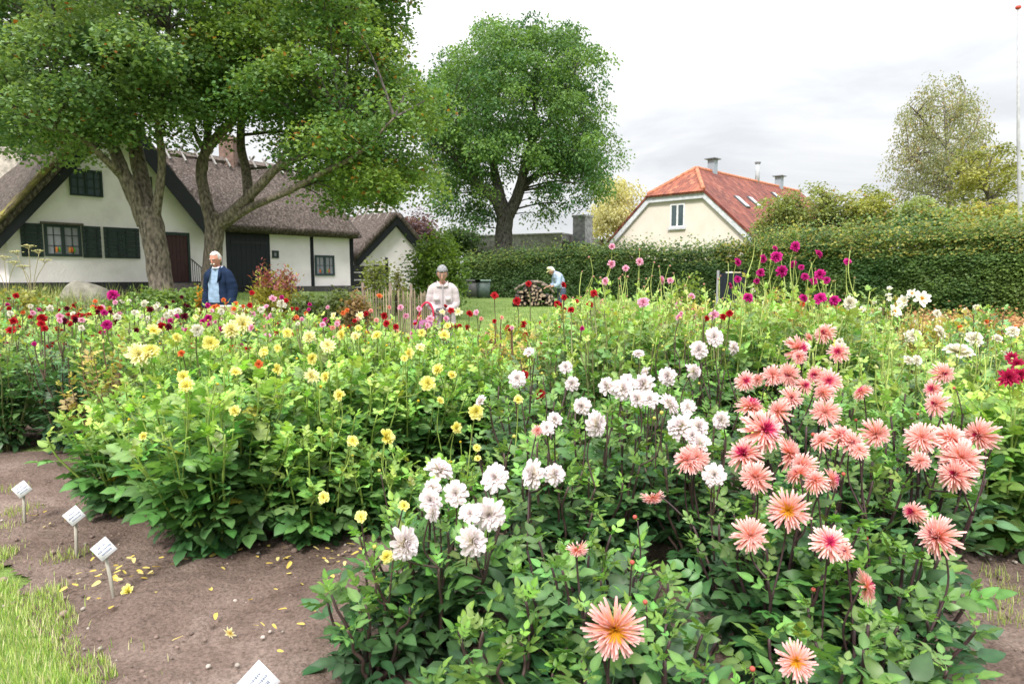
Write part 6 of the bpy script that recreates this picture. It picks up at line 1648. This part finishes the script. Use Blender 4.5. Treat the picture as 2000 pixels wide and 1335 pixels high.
for z in (.25, .72): g.tube([tuple(p0 + d * L * f + [0, -.012, 0] - [0, 0, p0[2] - gz(*(p0 + d * L * f)[:2]) - z]) for f in np.linspace(0, 1, 8)], .004, 4, (.2, .19, .18))
wobj(g, 'wire', MAT['metal'], T)

# bins by the hedge
for px, w, col, lab in ((925, .62, (.1, .1, .105), 'dark grey wheeled bin at the left end of the hedge'), (944, .66, (.1, .135, .13), 'grey green bin with a pale lid edge beside the dark bin')):
    b = at(px, 575, 30.6); T = thing('wheeled_bin', lab, 'bin', (b[0], b[1], gz(b[0], b[1])))
    g = GB(); g.prism([(-w / 2 + .05, -.28, .06), (w / 2 - .05, -.28, .06), (w / 2, -.32, .78), (-w / 2, -.32, .78)], (0, .6, 0), col); g.obj('body', MAT['paint'], T)
    g = GB(); g.box((0, -.02, .82), (w + .06, .72, .07), np.array(col) * (2.2 if px > 930 else 1.2)); g.obj('lid', MAT['paint'], T)
    for sx in (-1, 1):
        g = GB(); g.tube([(sx * w * .32, .3, .1), (sx * w * .42, .3, .1)], .1, 12, (.02, .02, .02)); g.obj('wheel', MAT['paint'], T)

# log pile
rs = np.random.default_rng(4); proto = None; k = 0
for row in range(7):
    for i in range(13 - row * (1 if row < 3 else 2)):
        px = 1004 + i * 6.6 + row * 3.5 + row * (2 if row > 3 else 0); Y = 25.0 + rs.normal(0, .08); r = rs.uniform(.055, .09)
        b = at(px, 560, Y); z = gz(b[0], b[1]) + .09 + row * .135
        if proto is None:
            g = GB(); n = 9; g.tube([(0, -.5, 0), (0, -.2, .01), (0, .2, -.01), (0, .5, 0)], [1, 1.05, .97, 1], n, (.11, .09, .08), mi=0)
            g.add(np.array([[.86 * math.cos(a), -.502, .86 * math.sin(a)] for a in np.arange(n) * 2 * np.pi / n] + [[0, -.503, 0]]), None, [[n, j, (j + 1) % n] for j in range(n)], (.4, .3, .22), mi=1)
            proto = g.mesh('log', [MAT['bark'], MAT['wood']])
        o = link('log', proto); o.location = (b[0], b[1], z); o.scale = (r, rs.uniform(.7, 1.), r); o.rotation_euler = (rs.normal(0, .03), rs.uniform(0, 6), rs.normal(0, .12))
        tag(o, 'split log lying in the wood pile before the dark hedge', 'log', 'logs of the wood pile')
for j, (x0, x1, y0, y1) in enumerate(((1005, 1052, 566, 549), (1040, 1075, 551, 562), (1012, 1060, 560, 553), (1058, 1082, 556, 572))):
    a, c = at(x0, y0, 24.6), at(x1, y1, 24.9); g = GB(); g.tube(curve([a, (a + c) / 2 + [0, 0, .1], c], 5), .045, 7, (.2, .16, .13)); o = g.obj('branch', MAT['bark'])
    tag(o, 'bent grey branch lying on top of the wood pile', 'branch', 'branches on the wood pile')
# name signs at the edge of the bed
def sign(px, py, lab, hgt, lean, sz=(.076, .086), yaw=12, rows=((.62, .5), (.8, .3))):
    b = on_ground(px, py); T = thing('name_sign', lab, 'sign', tuple(b), rz=R(yaw), group='name signs at the edge of the bed')
    g = GB(); tx = lean * hgt; g.tube([(0, 0, -.06), (tx * .5, 0, hgt * .5), (tx, 0, hgt)], [.0085, .0085, .008], 6, (.42, .39, .34)); g.obj('stake', MAT['wood'], T)
    M = np.array(Matrix.Rotation(R(52), 3, 'X') @ Matrix.Rotation(R(45), 3, 'Z')); c = np.array([tx, -.012, hgt + .03])
    g = GB(); g.box(c, (sz[0], sz[1], .006), (.58, .58, .6), M=M); pl = g.obj('plate', MAT['paint'], T)
    g = GB(); g.box(c + M @ np.array([0, 0, .0042]), (sz[0] - .016, sz[1] - .016, .002), (.66, .66, .69), M=M); g.obj('card', MAT['paint'], pl)
    g = GB(); rs = np.random.default_rng(int(px)); x = 0
    for y, L0 in ((.016, .034), (-.004, .058), (-.022, .044)):
        x = -L0 / 2
        while x < L0 / 2:
            w = rs.uniform(.0025, .0055); hh = rs.uniform(.006, .011)
            g.box(c + M @ np.array([x + w / 2, y, .0056]), (w, hh, .0008), (.16, .19, .26), M=M); x += w + .0016
    g.obj('lettering', MAT['paint'], pl)
sign(49, 1026, 'white name sign farthest to the left, on an upright stake in the soil', .2, .02)
sign(150, 1092, 'white name sign with dark lettering, middle one of three by the yellow dahlias', .215, .03)
sign(226, 1176, 'white name sign on a leaning stake beside the fallen yellow flower', .235, -.13)
sign(516, 1470, 'white name sign at the bottom edge, in front of the small young dahlia', .215, -.03, (.088, .096))

# fallen yellow petals and flower heads
tv, tq = petal_tpl(.24, .3, False); pm = []
for v in range(3):
    g = GB(); w = tv.copy(); w[:, 2] += .12 * math.sin(v) * w[:, 1] ** 2 + .06 * v * w[:, 0] ** 2 * 8; g.add(w, tq, None, [(.72, .58, .16), (.75, .63, .26), (.7, .52, .12)][v]); pm.append(g.mesh('petal', MAT['petal']))
spots = [(random.gauss(560, 110), random.gauss(1100, 30)) for _ in range(26)] + [(random.gauss(250, 70), random.gauss(1130, 28)) for _ in range(34)] + [(random.gauss(640, 60), random.gauss(1090, 30)) for _ in range(16)] + [(random.uniform(200, 620), random.uniform(1150, 1300)) for _ in range(14)] + [(random.gauss(110, 30), random.gauss(1020, 12)) for _ in range(8)]
for px, py in spots:
    p = on_ground(px, py)
    if bed_d(p[0], p[1]) < -.5 or py < 1010: continue
    o = link('fallen_petal', random.choice(pm)); o.location = (p[0], p[1], .035 + random.uniform(0, .006)); s = random.uniform(.024, .045); o.scale = (s, s, s)
    o.rotation_euler = (random.gauss(.1, .2), random.gauss(0, .3), random.uniform(0, 6.28))
    tag(o, 'pale yellow petal fallen on the bare soil by the yellow dahlias', 'petal', 'fallen yellow petals')
for px, py, lab, kf, up in ((250, 1168, 'fallen yellow flower head at the foot of the leaning sign', 'yellow', .5), (450, 1250, 'crumpled yellow flower head lying alone on the bare soil', 'single', -.2)):
    p = on_ground(px, py) + [0, 0, .035]; n = np.array([-.2, -.6, up]); o = link('fallen_blossom', blossom_mesh(kf)); o.matrix_local = Matrix.Translation(Vector(p)) @ aim(n / np.linalg.norm(n), 1.).to_4x4() @ Matrix.Scale(.032, 4); tag(o, lab, 'flower head')
# pebbles in the soil (nobody could count them)
g = GB(); rs = np.random.default_rng(2)
for _ in range(1700):
    x, y = rs.uniform(-3.4, 2.9), rs.uniform(1.7, 5.0)
    if bed_d(x, y) < -.45: continue
    r = rs.uniform(.003, .012) * (1 if rs.random() < .93 else 1.9); pale = rs.random() < .15; g.ell((x, y, .018 + r * .2), (r, r * rs.uniform(.7, 1.2), r * .7), np.array([.3, .26, .23]) * rs.uniform(.8, 1.5) if pale else np.array([.19, .138, .116]) * rs.uniform(.6, 1.3), 7, 4, fn=lambda p: p * (1 + .25 * mnoise.noise((p[0] + x * 9, p[1] + y * 9, p[2]))))
kind(g.obj('gravel', MAT['stone']), 'stuff')

# ================================================================== SKY, SUN, CAMERA
w = bpy.data.worlds.new('World'); SC.world = w; w.use_nodes = True; nt = w.node_tree; L = nt.links.new
bgd = nt.nodes['Background']
SUN_EL, SUN_AZ = R(48), R(196)          # azimuth clockwise from +y
sky = N(nt, 'ShaderNodeTexSky', sky_type='NISHITA', sun_disc=False, sun_elevation=SUN_EL, sun_rotation=SUN_AZ)
tc = N(nt, 'ShaderNodeTexCoord'); mp = N(nt, 'ShaderNodeMapping'); mp.inputs['Scale'].default_value = (1.2, 1.2, 4.5); mp.inputs['Rotation'].default_value = (0, R(14), 0)
L(tc.outputs['Generated'], mp.inputs['Vector'])
no = N(nt, 'ShaderNodeTexNoise', i_Scale=2.1, i_Detail=7., i_Roughness=.55, i_Distortion=.6); L(mp.outputs[0], no.inputs['Vector'])
r0 = ramp(nt, [(.36, (7.3, 7.45, 7.7)), (.5, (8.9, 8.95, 9.05)), (.64, (9.6, 9.6, 9.6))], no.outputs['Fac'])
se = N(nt, 'ShaderNodeSeparateXYZ'); L(tc.outputs['Generated'], se.inputs[0])
gr = N(nt, 'ShaderNodeMapRange', i_From_Min=.0, i_From_Max=1., i_To_Min=.5, i_To_Max=2.4)
zz2 = N(nt, 'ShaderNodeMath', operation='POWER'); L(se.outputs[2], zz2.inputs[0]); zz2.inputs[1].default_value = 2.; L(zz2.outputs[0], gr.inputs['Value'])   # an overcast sky is about three times brighter overhead
r = N(nt, 'ShaderNodeVectorMath', operation='SCALE'); L(r0.outputs[0], r.inputs[0]); L(gr.outputs['Result'], r.inputs['Scale'])
mx = N(nt, 'ShaderNodeMix', data_type='RGBA'); mx.inputs[0].default_value = .96
L(sky.outputs[0], mx.inputs[6]); L(r.outputs[0], mx.inputs[7]); L(mx.outputs[2], bgd.inputs[0]); bgd.inputs[1].default_value = .1
sl = bpy.data.lights.new('sun', 'SUN'); sl.energy = 2.0; sl.angle = R(11); sl.color = (1, .95, .87)
so = link('sun', sl); dv = Vector((math.sin(SUN_AZ) * math.cos(SUN_EL), math.cos(SUN_AZ) * math.cos(SUN_EL), math.sin(SUN_EL)))
so.rotation_euler = dv.to_track_quat('Z', 'Y').to_euler()
cd = bpy.data.cameras.new('camera'); co = link('camera', cd); cd.sensor_width = 36; cd.sensor_fit = 'HORIZONTAL'; cd.lens = FPX / 2000 * 36
cd.clip_start = .05; cd.clip_end = 3000
co.location = (0, 0, CAMH); co.rotation_euler = (R(90) - PITCH, 0, 0)
cd.dof.use_dof = True; cd.dof.focus_distance = 4.2; cd.dof.aperture_fstop = 5.6
SC.camera = co
SC.view_settings.view_transform = 'Standard'; SC.view_settings.look = 'None'; SC.view_settings.exposure = 1.02; SC.view_settings.gamma = 1
SC.cycles.max_bounces = 8; SC.cycles.transparent_max_bounces = 8; SC.cycles.diffuse_bounces = 4; SC.cycles.use_denoising = True
